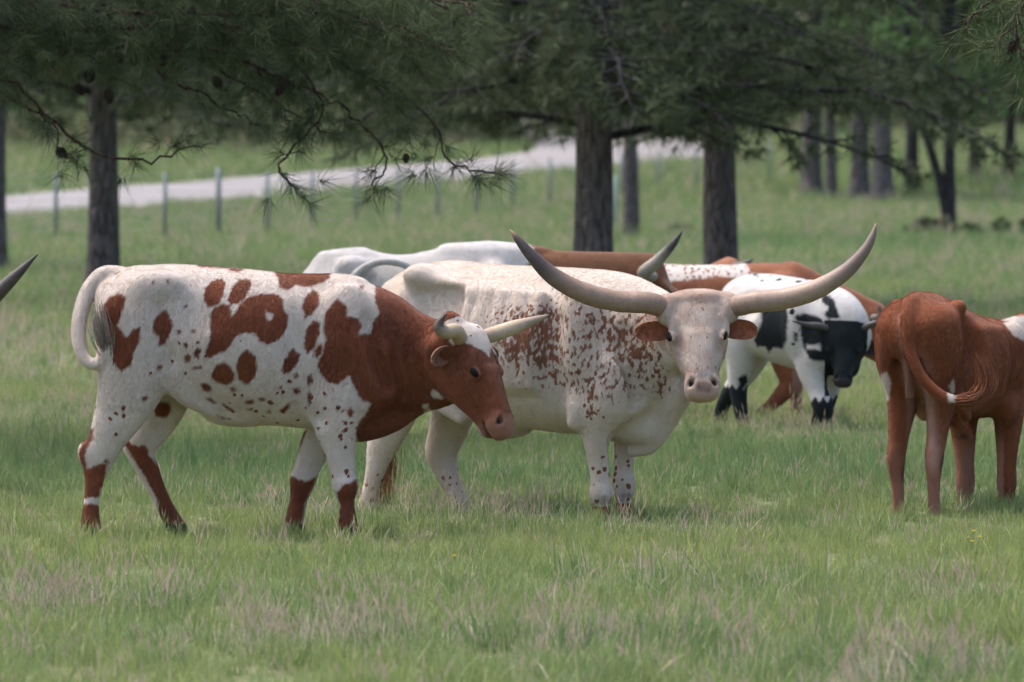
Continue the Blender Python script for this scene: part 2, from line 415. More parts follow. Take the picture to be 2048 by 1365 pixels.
def grow_bough(wood, path, r0, r, P, D, twig_gap=.22, twig_len=(.35, .9), start=.2, tuft_gap=.13, droop=.35, sub=True):
    """twigs and tuft positions along a bough path (m,3)"""
    seg = np.linalg.norm(np.diff(path, axis=0), axis=1); cum = np.concatenate([[0], np.cumsum(seg)]); Lb = cum[-1]
    s = start * Lb; sgn = 1
    while s < Lb:
        p = np.array([np.interp(s, cum, path[:, k]) for k in range(3)])
        p2 = np.array([np.interp(min(s + .1, Lb), cum, path[:, k]) for k in range(3)]); tdir = p2 - p
        if np.linalg.norm(tdir) < 1e-6: tdir = path[-1] - path[-2]
        tdir = tdir / np.linalg.norm(tdir)
        sd_ = np.cross(tdir, [0, 0, 1.]); sd_ /= np.linalg.norm(sd_) + 1e-9
        ln = r.uniform(*twig_len) * (1.15 - .6 * s / Lb)
        dirn = tdir * r.uniform(.3, .9) + sd_ * sgn * r.uniform(.5, 1.1) + np.array([0, 0, r.uniform(-droop, .35)])
        dirn /= np.linalg.norm(dirn)
        u = np.linspace(0, 1, 5)[:, None]
        tw = p + dirn * ln * u + np.array([0, 0, -1.]) * ln * droop * .5 * u ** 2 + r.normal(0, .02, (5, 3)) * u
        tw[:, 2] += ln * .12 * u[:, 0] ** 3
        wood.tube(tw, np.linspace(r0 * .35, .004, 5), 4, cap=False)
        nt = max(2, int(ln * .8 / tuft_gap))
        for q in range(nt):
            f = 1 - q * .8 / nt; i0 = f * 4; a = int(min(i0, 3)); w_ = i0 - a
            pp = tw[a] * (1 - w_) + tw[a + 1] * w_
            dd = tw[min(a + 1, 4)] - tw[a]; dd = dd / (np.linalg.norm(dd) + 1e-9)
            P.append(pp); D.append(dd)
            if sub and r.uniform() < .6:
                sdir = dd * .5 + r.normal(0, .6, 3); sdir /= np.linalg.norm(sdir)
                P.append(pp + sdir * r.uniform(.08, .22)); D.append(sdir)
        sgn = -sgn; s += twig_gap * r.uniform(.6, 1.4)
    P.append(path[-1]); D.append((path[-1] - path[-2]) / (np.linalg.norm(path[-1] - path[-2]) + 1e-9))

def trunk_mesh(x, y, z0, H, r0, r, lean=(0, 0), name='trunk', mat=None, parent=None, loc=None, sides=18, flare=.35):
    zz = np.concatenate([[-.15, 0, .12, .3, .6, 1.0, 1.5, 2.1, 2.8, 3.6], np.linspace(4.6, H, 7)])
    rad = r0 * (1 - .78 * np.clip(zz / H, 0, 1)) * (1 + flare * np.exp(-np.clip(zz, 0, None) / .28))
    V = []; th = np.linspace(0, 2 * np.pi, sides, endpoint=False); ph = r.uniform(0, 6.28, 5)
    for k, z in enumerate(zz):
        wob = 1 + .05 * np.sin(3 * th + ph[0] + z * .4) + .04 * np.sin(5 * th + ph[1] - z * .7) + r.normal(0, .018, sides)
        cx = x + lean[0] * z + .05 * np.sin(z * .5 + ph[2]); cy = y + lean[1] * z
        V.append(np.stack([cx + rad[k] * wob * np.cos(th), cy + rad[k] * wob * np.sin(th), np.full(sides, z0 + z)], -1))
    V = np.concatenate(V); n = len(zz)
    i = np.arange(n - 1)[:, None] * sides; j = np.arange(sides)[None]; j2 = (j + 1) % sides
    q = np.stack([i + j, i + j2, i + sides + j2, i + sides + j], -1).reshape(-1, 4)
    o = make_mesh(name, V - np.asarray(loc), q, mat, parent)
    return o

def pine(label, x, y, r0, H, zlow, seed, blen=4.0, nb=26, wid=.007, nd=14, L=.19, lean=(0, 0), group=None, mat=None, needle=None, low_boughs=(), gap=.17, tgap=.105, name='pine_tree'):
    r = np.random.default_rng(seed); z0 = float(ground_z(x, y)); loc = (x, y, z0)
    root = empty(name, loc); tag(root, label, 'tree', group)
    trunk_mesh(x, y, z0, H, r0, r, lean, 'trunk', mat or MAT_BARK, root, loc)
    wood = MB(); P = []; D = []; Ph = []; Dh = []
    az = r.uniform(0, 6.28)
    hs = zlow + (H * .95 - zlow) * np.linspace(0, 1, nb) ** 1.25
    specs_ = [(h, None, None) for h in hs] + list(low_boughs)
    for h, a_fix, l_fix in specs_:
        az += 2.4 + r.normal(0, .3); a = az if a_fix is None else a_fix
        ln = (blen * (1 - .72 * (h - zlow) / (H - zlow)) * r.uniform(.75, 1.15)) if l_fix is None else l_fix
        low = h < zlow + 2.2
        u = np.linspace(0, 1, 9)
        drp = (.17 if low else .05) * ln
        path = np.stack([x + lean[0] * h + np.cos(a) * ln * u, y + np.sin(a) * ln * u, z0 + h + .28 * ln * u * (1 - .4 * u) - drp * 1.6 * u ** 2.2], -1)
        path += r.normal(0, .05, path.shape) * u[:, None]
        rb = .018 + .011 * ln
        bough_wood(wood, path, rb, .008)
        if h < 5.2: grow_bough(wood, path, rb, r, P, D, gap, (.4, 1.05), .16, tgap)
        else: grow_bough(wood, path, rb, r, Ph, Dh, .36, (.5, 1.1), .2, .3)
    wo = wood.build('branches', MAT_BARK_DARK, root); wo.data.transform(Matrix.Translation(-Vector(loc)))
    cr = MB()
    V, T, A = needles(np.array(P), np.array(D), nd, L, wid, r); cr.add(V, None, T, A)
    if Ph:
        V, T, A = needles(np.array(Ph), np.array(Dh), 9, L * 1.7, wid * 4.0, r); cr.add(V, None, T, A)
    o = cr.build('crown', needle or MAT_NEEDLE, root, smooth=False, attr='rand'); o.data.transform(Matrix.Translation(-Vector(loc)))
    return root

def at_d(px, d): return (px - 1024) * d / FPX
GP = 'pines standing in the pasture'
pine('grey-trunked pine cut by the left edge of the picture', at_d(-14, 84.5), 84.5, .26, 15, 2.3, 21, 4.0, 24, .011, 12, group=GP)
pine('stout pine rising behind the rump of the brown and white heifer', at_d(199, 69), 69, .195, 14, 2.35, 22, 3.6, 26, .0095, 13, group=GP, low_boughs=[(2.8, -1.2, 2.4), (2.9, -1.9, 2.6), (3.1, -1.5, 2.4), (2.9, -.5, 3.0), (2.7, -2.6, 2.8)])
pine('thick pine trunk behind the left horn of the big white steer', at_d(1180, 60), 60, .215, 15, 2.25, 23, 4.2, 30, .008, 15, group=GP,
     low_boughs=[(1.95, -.15, 3.4), (2.1, 2.9, 2.6), (2.3, -.9, 2.6), (2.4, -2.3, 2.8), (2.55, -1.5, 2.8), (2.7, .3, 3.6), (2.7, 3.4, 3.2), (2.9, -1.2, 2.4), (3.0, -1.9, 2.6), (3.2, -1.5, 2.2), (3.3, -.7, 2.8), (3.1, -2.5, 2.8)])
pine('broad grey pine trunk behind the poll of the big white steer', at_d(1446, 65), 65, .20, 15, 2.3, 24, 4.0, 28, .0085, 14, group=GP,
     low_boughs=[(2.6, -.5, 2.6), (2.5, .2, 2.6), (2.5, -1.4, 2.4), (2.6, -2.4, 2.6), (2.7, .9, 3.2), (2.9, -1.3, 2.4), (3.1, -1.8, 2.4), (3.0, -.8, 2.6), (3.2, -2.3, 2.6), (2.8, 0., 3.0)])
pine('thin dark pine trunk between the two thick middle pines', at_d(1257, 113), 113, .165, 12, 2.4, 25, 3.0, 20, .013, 10, group=GP)
for q, (px, row, r0, lab) in enumerate([(1627, 391, .30, 'grey double-trunk pine far behind the right horn, left trunk'), (1660, 389, .17, 'slender pine just right of the far grey double trunk'),
        (1720, 399, .27, 'pale grey pine trunk in the far row above the right horn'), (1762, 386, .30, 'grey pine right of the pale trunk in the far row')]):
    d = 165 - q * 2
    pine(lab, at_d(px, d), d, r0, 14, 3.0, 31 + q, 4.0, 22, .016, 10, .24, group=GP, mat=MAT_BARK_PALE, gap=.4, tgap=.28)

# ---- broadleaf trees
def leaf_cloud(centres, radii, n, size, r, flat=.8):
    V = []; k = len(centres); pick = r.integers(0, k, n)
    q = r.normal(size=(n, 3)); q /= np.linalg.norm(q, axis=1)[:, None]
    rad = r.uniform(.45, 1.05, n) ** .6
    P = centres[pick] + q * (radii[pick] * rad)[:, None] * np.array([1, 1, flat])
    u = r.normal(size=(n, 3)); u /= np.linalg.norm(u, axis=1)[:, None]; v = np.cross(u, r.normal(size=(n, 3))); v /= np.linalg.norm(v, axis=1)[:, None]
    s = (size * r.uniform(.6, 1.3, n))[:, None]
    V = np.stack([P - u * s, P + v * s * .55, P + u * s, P - v * s * .55], 1).reshape(-1, 3)
    A = np.clip(r.uniform(size=k)[pick] * .6 + r.uniform(size=n) * .4, 0, 1)
    return V, np.arange(len(V)).reshape(-1, 4), np.repeat(A, 4)
def leafy(label, x, y, r0, H, zlow, R, seed, nleaf, size, mat_leaf, mat_bark, group, fork=None, name='leafy_tree', flare=.3):
    r = np.random.default_rng(seed); z0 = float(ground_z(x, y)); loc = (x, y, z0)
    root = empty(name, loc); tag(root, label, 'tree', group)
    trunk_mesh(x, y, z0, H * .8, r0, r, (r.normal(0, .012), 0), 'trunk', mat_bark, root, loc, 12, flare)
    wood = MB()
    if fork: wood.tube(catmull([(x - r0 * .3, y, z0 + .2), (x - .25, y, z0 + 1.2), (x - .75, y, z0 + 3.0), (x - 1.0, y, z0 + 5)], 10), np.linspace(r0 * .85, r0 * .4, 10), 10)
    nc = 34; cz = zlow + (H - zlow) * r.uniform(0, 1, nc) ** .9; ang = r.uniform(0, 6.28, nc)
    cr_ = R * np.sqrt(np.clip(1 - ((cz - zlow) / (H - zlow) * 1.15 - .35) ** 2 / .9, .1, 1)) * r.uniform(.3, 1, nc)
    cen = np.stack([x + cr_ * np.cos(ang), y + cr_ * np.sin(ang), z0 + cz], -1); rad = R * r.uniform(.25, .42, nc)
    for q in range(nc):
        hb = max(zlow * .8, cz[q] * .72); p0 = np.array([x, y, z0 + hb])
        wood.tube(catmull([p0, (p0 * .5 + cen[q] * .5) + [0, 0, .15], cen[q]], 5), np.linspace(.06, .015, 5), 5, cap=False)
    wo = wood.build('branches', mat_bark, root); wo.data.transform(Matrix.Translation(-Vector(loc)))
    cr = MB(); V, Q, A = leaf_cloud(cen, rad, nleaf, size, r); cr.add(V, Q, None, A)
    o = cr.build('crown', mat_leaf, root, smooth=False, attr='rand'); o.data.transform(Matrix.Translation(-Vector(loc)))
    return root
GR = 'dark-trunked leafy trees at the right'
leafy('dark leafy tree with a forked leaning stem at the right, nearest of its row', at_d(1903, 119), 119, .15, 8.5, 2.5, 2.6, 41, 5200, .085, MAT_LEAF, MAT_BARK_DARK, GR, fork=True)
for q, (px, d, r0, lab) in enumerate([(1827, 172, .22, 'dark leafy tree in the far row, just left of the forked one'), (1950, 178, .17, 'dark leafy tree in the far row, just right of the forked one'),
                                      (2016, 182, .20, 'dark leafy tree in the far row near the right edge'), (2105, 176, .2, 'dark leafy tree in the far row beyond the right edge')]):
    leafy(lab, at_d(px, d), d, r0, 9.5, 2.7, 3.2, 42 + q, 4200, .12, MAT_LEAF, MAT_BARK_DARK, GR)

# ---- wood beyond the road: reads as one mass in the picture
r = np.random.default_rng(90); fw = MB(); ft = MB()
spots = [(a, 0) for a in np.linspace(-42, 40, 21)] + [(a, 1) for a in np.linspace(-46, 46, 19)] + [(a, 2) for a in np.linspace(-52, 52, 16)]
for a, rowi in spots:
    d = (228, 256, 292)[rowi] + max(0, a + 4) * 1.2 + r.uniform(-8, 8); x = a + r.uniform(-1.2, 1.2); z = float(ground_z(x, d)); H_ = r.uniform(12, 18); R_ = r.uniform(3.8, 5.2)
    nc = 30; cz = .8 + (H_ - .8) * r.uniform(0, 1, nc); ang = r.uniform(0, 6.28, nc); cr_ = R_ * np.sqrt(np.clip(1 - (cz / H_ * 1.15 - .35) ** 2 / .9, .1, 1)) * r.uniform(.3, 1, nc)
    cen = np.stack([x + cr_ * np.cos(ang), d + cr_ * np.sin(ang), z + cz], -1)
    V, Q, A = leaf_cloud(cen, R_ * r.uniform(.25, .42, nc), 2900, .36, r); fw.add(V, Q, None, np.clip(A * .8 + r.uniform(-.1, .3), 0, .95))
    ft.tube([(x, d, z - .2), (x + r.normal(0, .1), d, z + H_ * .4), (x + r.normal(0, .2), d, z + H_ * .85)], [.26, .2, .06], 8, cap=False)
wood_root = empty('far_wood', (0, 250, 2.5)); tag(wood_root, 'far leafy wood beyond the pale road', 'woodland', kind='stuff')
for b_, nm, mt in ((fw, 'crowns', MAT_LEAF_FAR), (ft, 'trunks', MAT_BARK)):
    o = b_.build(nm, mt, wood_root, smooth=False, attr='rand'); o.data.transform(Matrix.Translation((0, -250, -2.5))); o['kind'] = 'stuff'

# ---- undergrowth along the edge of the far wood
r = np.random.default_rng(77); cen = []
for q in range(180):
    a = r.uniform(-42, 40); dd = 208 + max(0, a + 6) * 1.6 + r.uniform(0, 10); cen.append((a, dd, float(ground_z(a, dd)) + r.uniform(.2, 1.1)))
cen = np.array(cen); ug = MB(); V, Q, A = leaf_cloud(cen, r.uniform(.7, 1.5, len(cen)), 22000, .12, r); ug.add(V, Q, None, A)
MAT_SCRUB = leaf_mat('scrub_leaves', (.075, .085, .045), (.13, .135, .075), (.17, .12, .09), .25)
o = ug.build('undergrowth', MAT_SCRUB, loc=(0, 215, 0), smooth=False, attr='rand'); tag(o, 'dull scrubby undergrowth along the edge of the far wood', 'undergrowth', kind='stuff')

# ---- bushes
def bush(label, px, row, d, R, seed, n=1500):
    r = np.random.default_rng(seed); x = at_d(px, d); z0 = float(ground_z(x, d)); loc = (x, d, z0)
    root = empty('bush', loc); tag(root, label, 'bush', 'low bushes at the right')
    nc = 9; cen = np.stack([x + r.normal(0, R * .6, nc), d + r.normal(0, R * .4, nc), z0 + r.uniform(.1, R * .75, nc)], -1)
    st = MB()
    for c_ in cen: st.tube(catmull([(x, d, z0 - .05), (np.array([x, d, z0]) + c_) / 2, c_], 4), [.02, .015, .01, .006], 4, cap=False)
    o = st.build('stems', MAT_BARK_DARK, root); o.data.transform(Matrix.Translation(-Vector(loc)))
    cr = MB(); V, Q, A = leaf_cloud(cen, np.full(nc, R * .4), n, .055, r); cr.add(V, Q, None, A)
    o = cr.build('foliage', MAT_NEEDLE, root, smooth=False, attr='rand'); o.data.transform(Matrix.Translation(-Vector(loc)))
bush('dark low bush at the foot of the forked tree, left side', 1868, 470, 118, .42, 61)
bush('dark low bush right of the forked tree', 1955, 478, 116, .36, 62)
bush('dark low bush cut by the right edge of the picture', 2052, 478, 114, .48, 63)
bush('dark low bush above the right horn in the dim grass', 1830, 482, 116, .25, 64, 800)
bush('small bright bush between the two thick middle pines', 1365, 450, 120, .26, 65, 700)

# ---- near pine boughs hanging into the frame from trees beside the view
def poly_px(pts, s0=35.5): return np.array([W(p[0], p[1], (p[2] if len(p) > 2 else s0)) for p in pts])
m = NT('pine_cone_scales'); m.color((.045, .032, .026)); MAT_CONE = m.m
def cone_mesh(r):
    b = MB(); n = 60; L = .078; R = .026
    b.tube([(0, 0, 0), (0, 0, -L * .3), (0, 0, -L * .7), (0, 0, -L)], [R * .5, R * .72, R * .6, R * .2], 8)
    for i in range(n):                    # scales in a spiral
        u = (i + .5) / n; z = -L * u; rr = R * (np.sin(np.pi * (.12 + .84 * u)) ** .7); a = i * 2.39996
        c_, s_ = np.cos(a), np.sin(a); o = np.array([c_, s_, 0]); t = np.array([-s_, c_, 0])
        p = np.array([0, 0, z]) + o * rr * .6
        b.add([p - t * .006, p + t * .006, p + o * rr * .62 + t * .005 + [0, 0, -.006], p + o * rr * .62 - t * .005 + [0, 0, -.006], p + o * rr * .5 + [0, 0, .004]],
              [[0, 1, 2, 3]], [[0, 4, 1], [1, 4, 2], [2, 4, 3], [3, 4, 0]])
    o = b.build('pine_cone', MAT_CONE, smooth=False); C.objects.unlink(o); return o.data
CONE = cone_mesh(np.random.default_rng(5))

def near_pine(label, tx, ty, boughs, cones, seed, nd=34, L=.19, wid=.0021):
    r = np.random.default_rng(seed); loc = (tx, ty, 0.0)
    root = empty('pine_tree', loc); tag(root, label, 'tree', 'pines beside the view with boughs hanging in')
    trunk_mesh(tx, ty, 0, 16, .24, r, (0, 0), 'trunk', MAT_BARK, root, loc)
    wood = MB(); P = []; D = []
    for pts, r0, dens, tl in boughs:
        path = catmull(poly_px(pts), 24); path[1:-1] += r.normal(0, .012, (22, 3))
        bough_wood(wood, path, r0, .006, 7)
        if dens > 0: grow_bough(wood, path, max(r0, .012), r, P, D, .105 / dens, tl, .05, .085, .5)
    wo = wood.build('branches', MAT_BARK_NEAR, root); wo.data.transform(Matrix.Translation(-Vector(loc)))
    P = np.array(P); D = np.array(D)
    V, T, A = needles(P, D, nd, L, wid, r, .8); cr = MB(); cr.add(V, None, T, A)
    # the crown higher up, over the frame
    n2 = 900; a = r.uniform(0, 6.28, n2); rr = r.uniform(.4, 4.2, n2); zz = 3.4 + 11 * r.uniform(0, 1, n2) ** 1.3
    rr = rr * np.clip(1.1 - zz / 18, .2, 1); P2 = np.stack([tx + rr * np.cos(a), ty + rr * np.sin(a), zz], -1); D2 = np.stack([np.cos(a), np.sin(a), np.zeros(n2)], -1)
    V, T, A = needles(P2, D2, 10, .4, .02, r, .9); cr.add(V, None, T, A)
    o = cr.build('crown', MAT_NEEDLE_NEAR, root, smooth=False, attr='rand'); o.data.transform(Matrix.Translation(-Vector(loc)))
    for px, row, d, ang, sc in cones:
        c_ = bpy.data.objects.new('pine_cone', CONE); C.objects.link(c_); c_.parent = root
        p = W(px, row - 13, d); c_.location = (p[0] - tx, p[1] - ty, p[2]); c_.rotation_euler = (math.radians(ang), math.radians(ang * .7), ang); c_.scale = (sc * 1.12,) * 3
    return root
MAT_BARK_NEAR = bark_mat('branch_bark', (.075, .042, .032), (.10, .06, .045), (.035, .022, .018))
tl1 = (.25, .6)
boughs = [
    ([(-420, 70), (-150, 115), (0, 103), (150, 100), (300, 96), (400, 93), (470, 112), (545, 150)], .028, 1.1, tl1),
    ([(385, 95), (440, 140), (520, 190), (600, 232), (662, 268)], .011, .35, (.15, .35)),
    ([(-420, 0), (-150, 10), (0, -5), (200, 18), (450, 30), (650, 22), (850, 70)], .026, 1.5, tl1),
    ([(-420, 90), (-100, 150), (0, 158), (60, 195), (125, 262), (200, 312), (285, 324), (345, 310), (392, 292)], .014, .33, (.12, .32)),
    ([(200, -140), (400, -60), (560, -5), (740, 55), (905, 95)], .022, 1.6, tl1),
    ([(-300, 40), (100, 58), (300, 48), (500, 62), (680, 125), (790, 190)], .022, 1.4, tl1),
    ([(545, 150), (640, 195), (720, 250), (775, 320), (742, 372)], .010, .5, (.12, .34)),
    ([(500, 62), (600, 130), (640, 230), (560, 330), (590, 375)], .010, .55, (.12, .3)),
    ([(-200, -60), (100, -40), (400, -50), (700, -30), (950, 10)], .025, 1.6, tl1),
    ([(-150, 115), (-40, 175), (20, 195), (110, 255), (115, 300)], .010, .25, (.12, .3)),
    ([(300, 96), (330, 160), (420, 200), (520, 250)], .010, .45, (.12, .35)),
    ([(680, 125), (780, 170), (860, 240), (905, 330), (990, 345)], .010, .5, (.12, .3)),
]
cones = [(182, 152, 35.4, 25, 1.05), (215, 192, 35.4, 10, 1.0), (152, 182, 35.4, -30, .9), (233, 118, 35.4, 30, .9), (275, 118, 35.4, -20, 1.0), (327, 122, 35.4, 15, .9), (427, 168, 35.4, 35, .95),
         (558, 228, 35.4, -15, 1.0), (596, 262, 35.4, 12, 1.05), (115, 314, 35.4, 60, 1.0), (565, 180, 35.4, 20, .9), (620, 230, 35.4, -10, .8), (545, 14, 35.4, 10, 1.0), (385, 28, 35.4, 15, .9), (812, 320, 35.4, 0, .7)]
near_pine('pine at the left whose cone-hung bough spreads over the top of the picture', -6.5, 36.5, boughs, cones, 71)
boughs2 = [([(2300, -160, 30.5), (2200, -90, 30.5), (2060, -10, 30.4), (2035, 60, 30.3), (2048, 120, 30.3)], .016, .9, (.2, .42)),
           ([(2300, -150, 30.8), (2150, -60, 30.8), (2040, -30, 30.7), (1975, 10, 30.6), (1925, 60, 30.6)], .012, .7, (.15, .3)),
           ([(2300, -100, 31), (2150, 0, 31), (2080, 60, 31), (2010, 90, 31)], .012, .7, (.15, .32))]
near_pine('pine beyond the right edge whose needle tips hang into the top corner', 5.2, 31.5, boughs2, [(2030, 95, 30.4, 20, .9), (2040, 20, 30.5, -15, 1.0)], 72)
# ================================================================== CATTLE: implicit-surface modelling kit
# every animal is modelled in its own frame: x right, y away from the viewer, z up, in units of 1/s metre
def ell_sd(q0, q1, q2, r0, r1, r2, p=2.0):
    a, b, c = q0 / r0, q1 / r1, q2 / r2
    if p != 2.0:
        k = (np.abs(a) ** p + np.abs(b) ** p + np.abs(c) ** p + 1e-9) ** (1 / p)
        return (k - 1) * np.minimum(r0, r1)
    k0 = np.sqrt(a * a + b * b + c * c) + 1e-6
    a, b, c = a / r0, b / r1, c / r2
    k1 = np.sqrt(a * a + b * b + c * c) + 1e-9
    return k0 * (k0 - 1) / k1
class SDF:
    def __init__(s, lo, hi, h):
        s.h = h; s.lo = np.asarray(lo, np.float32); n = np.ceil((np.asarray(hi) - s.lo) / h).astype(int) + 1
        s.ax = [s.lo[i] + np.arange(n[i], dtype=np.float32) * h for i in range(3)]
        s.F = np.full(n, 60.0, np.float32)
    def sl(s, lo, hi):
        out = []
        for i in range(3):
            a = int(np.clip(np.floor((lo[i] - s.lo[i]) / s.h), 0, len(s.ax[i]))); b = int(np.clip(np.ceil((hi[i] - s.lo[i]) / s.h) + 1, 0, len(s.ax[i])))
            out.append(slice(a, max(a, b)))
        return tuple(out)
    def grid(s, sl): return s.ax[0][sl[0]][:, None, None], s.ax[1][sl[1]][None, :, None], s.ax[2][sl[2]][None, None, :]
    def apply(s, sl, d, k, mode='add'):
        F = s.F[sl]
        if mode == 'add':
            if k > 0:
                h = np.clip(.5 + .5 * (F - d) / k, 0, 1); s.F[sl] = F + (d - F) * h - k * h * (1 - h)
            else: s.F[sl] = np.minimum(F, d)
        else:                                              # smooth subtraction
            h = np.clip(.5 - .5 * (F + d) / k, 0, 1); s.F[sl] = F + (-d - F) * h + k * h * (1 - h)
    def chain(s, pts, w, hgt, side, k=10, n=None, p=2.0, mode='add'):
        """pts (m,3); w half-width along side, hgt half-size across; smooth spline sweep"""
        pts = np.asarray(pts, float); m = len(pts); n = n or (m - 1) * 4 + 1
        side = np.asarray(side, float)
        if side.ndim == 1: side = np.tile(side, (m, 1))
        D = catmull(np.hstack([pts, np.asarray(w, float).reshape(m, 1), np.asarray(hgt, float).reshape(m, 1), side]), n).astype(np.float32)
        R = np.maximum(D[:, 3], D[:, 4]); mar = k + 3 * s.h + 8
        lo = (D[:, :3] - R[:, None]).min(0) - mar; hi = (D[:, :3] + R[:, None]).max(0) + mar
        SL = s.sl(lo, hi); shp = tuple(x.stop - x.start for x in SL)
        if min(shp) <= 0: return
        T = np.full(shp, 60.0, np.float32)
        for i in range(n - 1):
            p0, p1 = D[i, :3], D[i + 1, :3]; ax = p1 - p0; L2 = float(ax @ ax)
            if L2 < 1e-6: continue
            u = ax / math.sqrt(L2); sd = D[i, 5:8] - u * float(D[i, 5:8] @ u); sd = sd / (np.linalg.norm(sd) + 1e-9); up = np.cross(u, sd)
            r_ = max(R[i], R[i + 1]) + mar
            sub = s.sl(np.minimum(p0, p1) - r_, np.maximum(p0, p1) + r_)
            sub = tuple(slice(max(a.start, b.start), min(a.stop, b.stop)) for a, b in zip(sub, SL))
            if any(x.stop <= x.start for x in sub): continue
            x, y, z = s.grid(sub); x, y, z = x - p0[0], y - p0[1], z - p0[2]
            t = np.clip((x * ax[0] + y * ax[1] + z * ax[2]) / L2, 0, 1)
            x, y, z = x - t * ax[0], y - t * ax[1], z - t * ax[2]
            w_ = D[i, 3] + (D[i + 1, 3] - D[i, 3]) * t; h_ = D[i, 4] + (D[i + 1, 4] - D[i, 4]) * t
            d = ell_sd(x * sd[0] + y * sd[1] + z * sd[2], x * up[0] + y * up[1] + z * up[2], x * u[0] + y * u[1] + z * u[2], w_, h_, np.minimum(w_, h_), p)
            loc = tuple(slice(a.start - b.start, a.stop - b.start) for a, b in zip(sub, SL))
            T[loc] = np.minimum(T[loc], d)
        s.apply(SL, T, k, mode)
    def ell(s, c, r, k=12, mode='add', M=None):
        """ellipsoid with radii r along the rows of M"""
        c = np.asarray(c, float); r = np.asarray(r, float); M = np.eye(3) if M is None else np.asarray(M, float)
        R = r.max() + k + 3 * s.h + 6; SL = s.sl(c - R, c + R)
        if any(x.stop <= x.start for x in SL): return
        x, y, z = s.grid(SL); x, y, z = x - c[0], y - c[1], z - c[2]
        q = [x * M[i][0] + y * M[i][1] + z * M[i][2] for i in range(3)]
        s.apply(SL, ell_sd(q[0], q[1], q[2], *r), k, mode)
    def surf(s, p, d):
        """first surface point from inside point p along d"""
        p = np.asarray(p, float); d = np.asarray(d, float) / np.linalg.norm(d)
        for i in range(300):
            q = p + d * i * s.h * .5; ix = tuple(np.clip(np.round((q - s.lo) / s.h).astype(int), 0, np.array(s.F.shape) - 1))
            if s.F[ix] > 0: return q
        return p
    def mesh(s, smooth=1):
        F = s.F; S = F < 0; h = s.h
        cnt = sum(S[a:a - 1 or None, b:b - 1 or None, c:c - 1 or None].astype(np.uint8) for a in (0, 1) for b in (0, 1) for c in (0, 1))
        mixed = (cnt > 0) & (cnt < 8); ijk = np.argwhere(mixed); n = len(ijk)
        idx = np.full(mixed.shape, -1, np.int64); idx[mixed] = np.arange(n)
        acc = np.zeros((n, 3)); c = np.zeros(n)
        for a in range(3):
            o1, o2 = [x for x in range(3) if x != a]
            for u in (0, 1):
                for v in (0, 1):
                    c0 = np.zeros(3, int); c0[o1] = u; c0[o2] = v; c1 = c0.copy(); c1[a] = 1
                    p = ijk + c0; f0 = F[p[:, 0], p[:, 1], p[:, 2]]; p = ijk + c1; f1 = F[p[:, 0], p[:, 1], p[:, 2]]
                    cr = (f0 < 0) != (f1 < 0); t = np.where(cr, f0 / np.where(cr, f0 - f1, 1), 0)
                    pos = c0[None] + (c1 - c0)[None] * t[:, None]; acc[cr] += pos[cr]; c[cr] += 1
        V = (ijk + acc / c[:, None]) * h + s.lo
        Q = []
        for a in range(3):
            o1, o2 = [(1, 2), (2, 0), (0, 1)][a]
            s0 = [slice(None)] * 3; s1 = [slice(None)] * 3; s0[a] = slice(0, -1); s1[a] = slice(1, None)
            e = np.argwhere(S[tuple(s0)] != S[tuple(s1)])
            e = e[(e[:, o1] > 0) & (e[:, o2] > 0) & (e[:, o1] < F.shape[o1] - 1) & (e[:, o2] < F.shape[o2] - 1)]
            def cid(d1, d2):
                p = e.copy(); p[:, o1] -= d1; p[:, o2] -= d2; return idx[p[:, 0], p[:, 1], p[:, 2]]
            q = np.stack([cid(1, 1), cid(0, 1), cid(0, 0), cid(1, 0)], -1)
            fl = ~S[e[:, 0], e[:, 1], e[:, 2]]; q[fl] = q[fl][:, ::-1]
            Q.append(q)
        Q = np.concatenate(Q); Q = Q[(Q >= 0).all(1)]
        for _ in range(smooth):
            E = np.concatenate([Q[:, [0, 1]], Q[:, [1, 2]], Q[:, [2, 3]], Q[:, [3, 0]]])
            a = np.zeros_like(V); d = np.bincount(E.ravel(), minlength=n)
            for k in range(3): a[:, k] = np.bincount(E[:, 0], V[E[:, 1], k], n) + np.bincount(E[:, 1], V[E[:, 0], k], n)
            V = V * .5 + .5 * a / np.maximum(d, 1)[:, None]
        return V, Q

def vnormals(V, Q):
    fn = np.cross(V[Q[:, 2]] - V[Q[:, 0]], V[Q[:, 3]] - V[Q[:, 1]]); N = np.zeros_like(V)
    for j in range(4):
        for k in range(3): N[:, k] += np.bincount(Q[:, j], fn[:, k], len(V))
    return N / (np.linalg.norm(N, axis=1)[:, None] + 1e-9)

def poly_sd(X, Z, poly):
    """signed distance to a 2D polygon, positive inside"""
    P = np.asarray(poly, float); d = np.full(len(X), 1e9); ins = np.zeros(len(X), bool)
    for i in range(len(P)):
        a, b = P[i], P[(i + 1) % len(P)]; e = b - a
        t = np.clip(((X - a[0]) * e[0] + (Z - a[1]) * e[1]) / (e @ e + 1e-9), 0, 1)
        d = np.minimum(d, (X - a[0] - t * e[0]) ** 2 + (Z - a[1] - t * e[1]) ** 2)
        c = ((a[1] > Z) != (b[1] > Z)) & (X < (b[0] - a[0]) * (Z - a[1]) / (b[1] - a[1] + 1e-12) + a[0]); ins ^= c
    d = np.sqrt(d); return np.where(ins, d, -d)

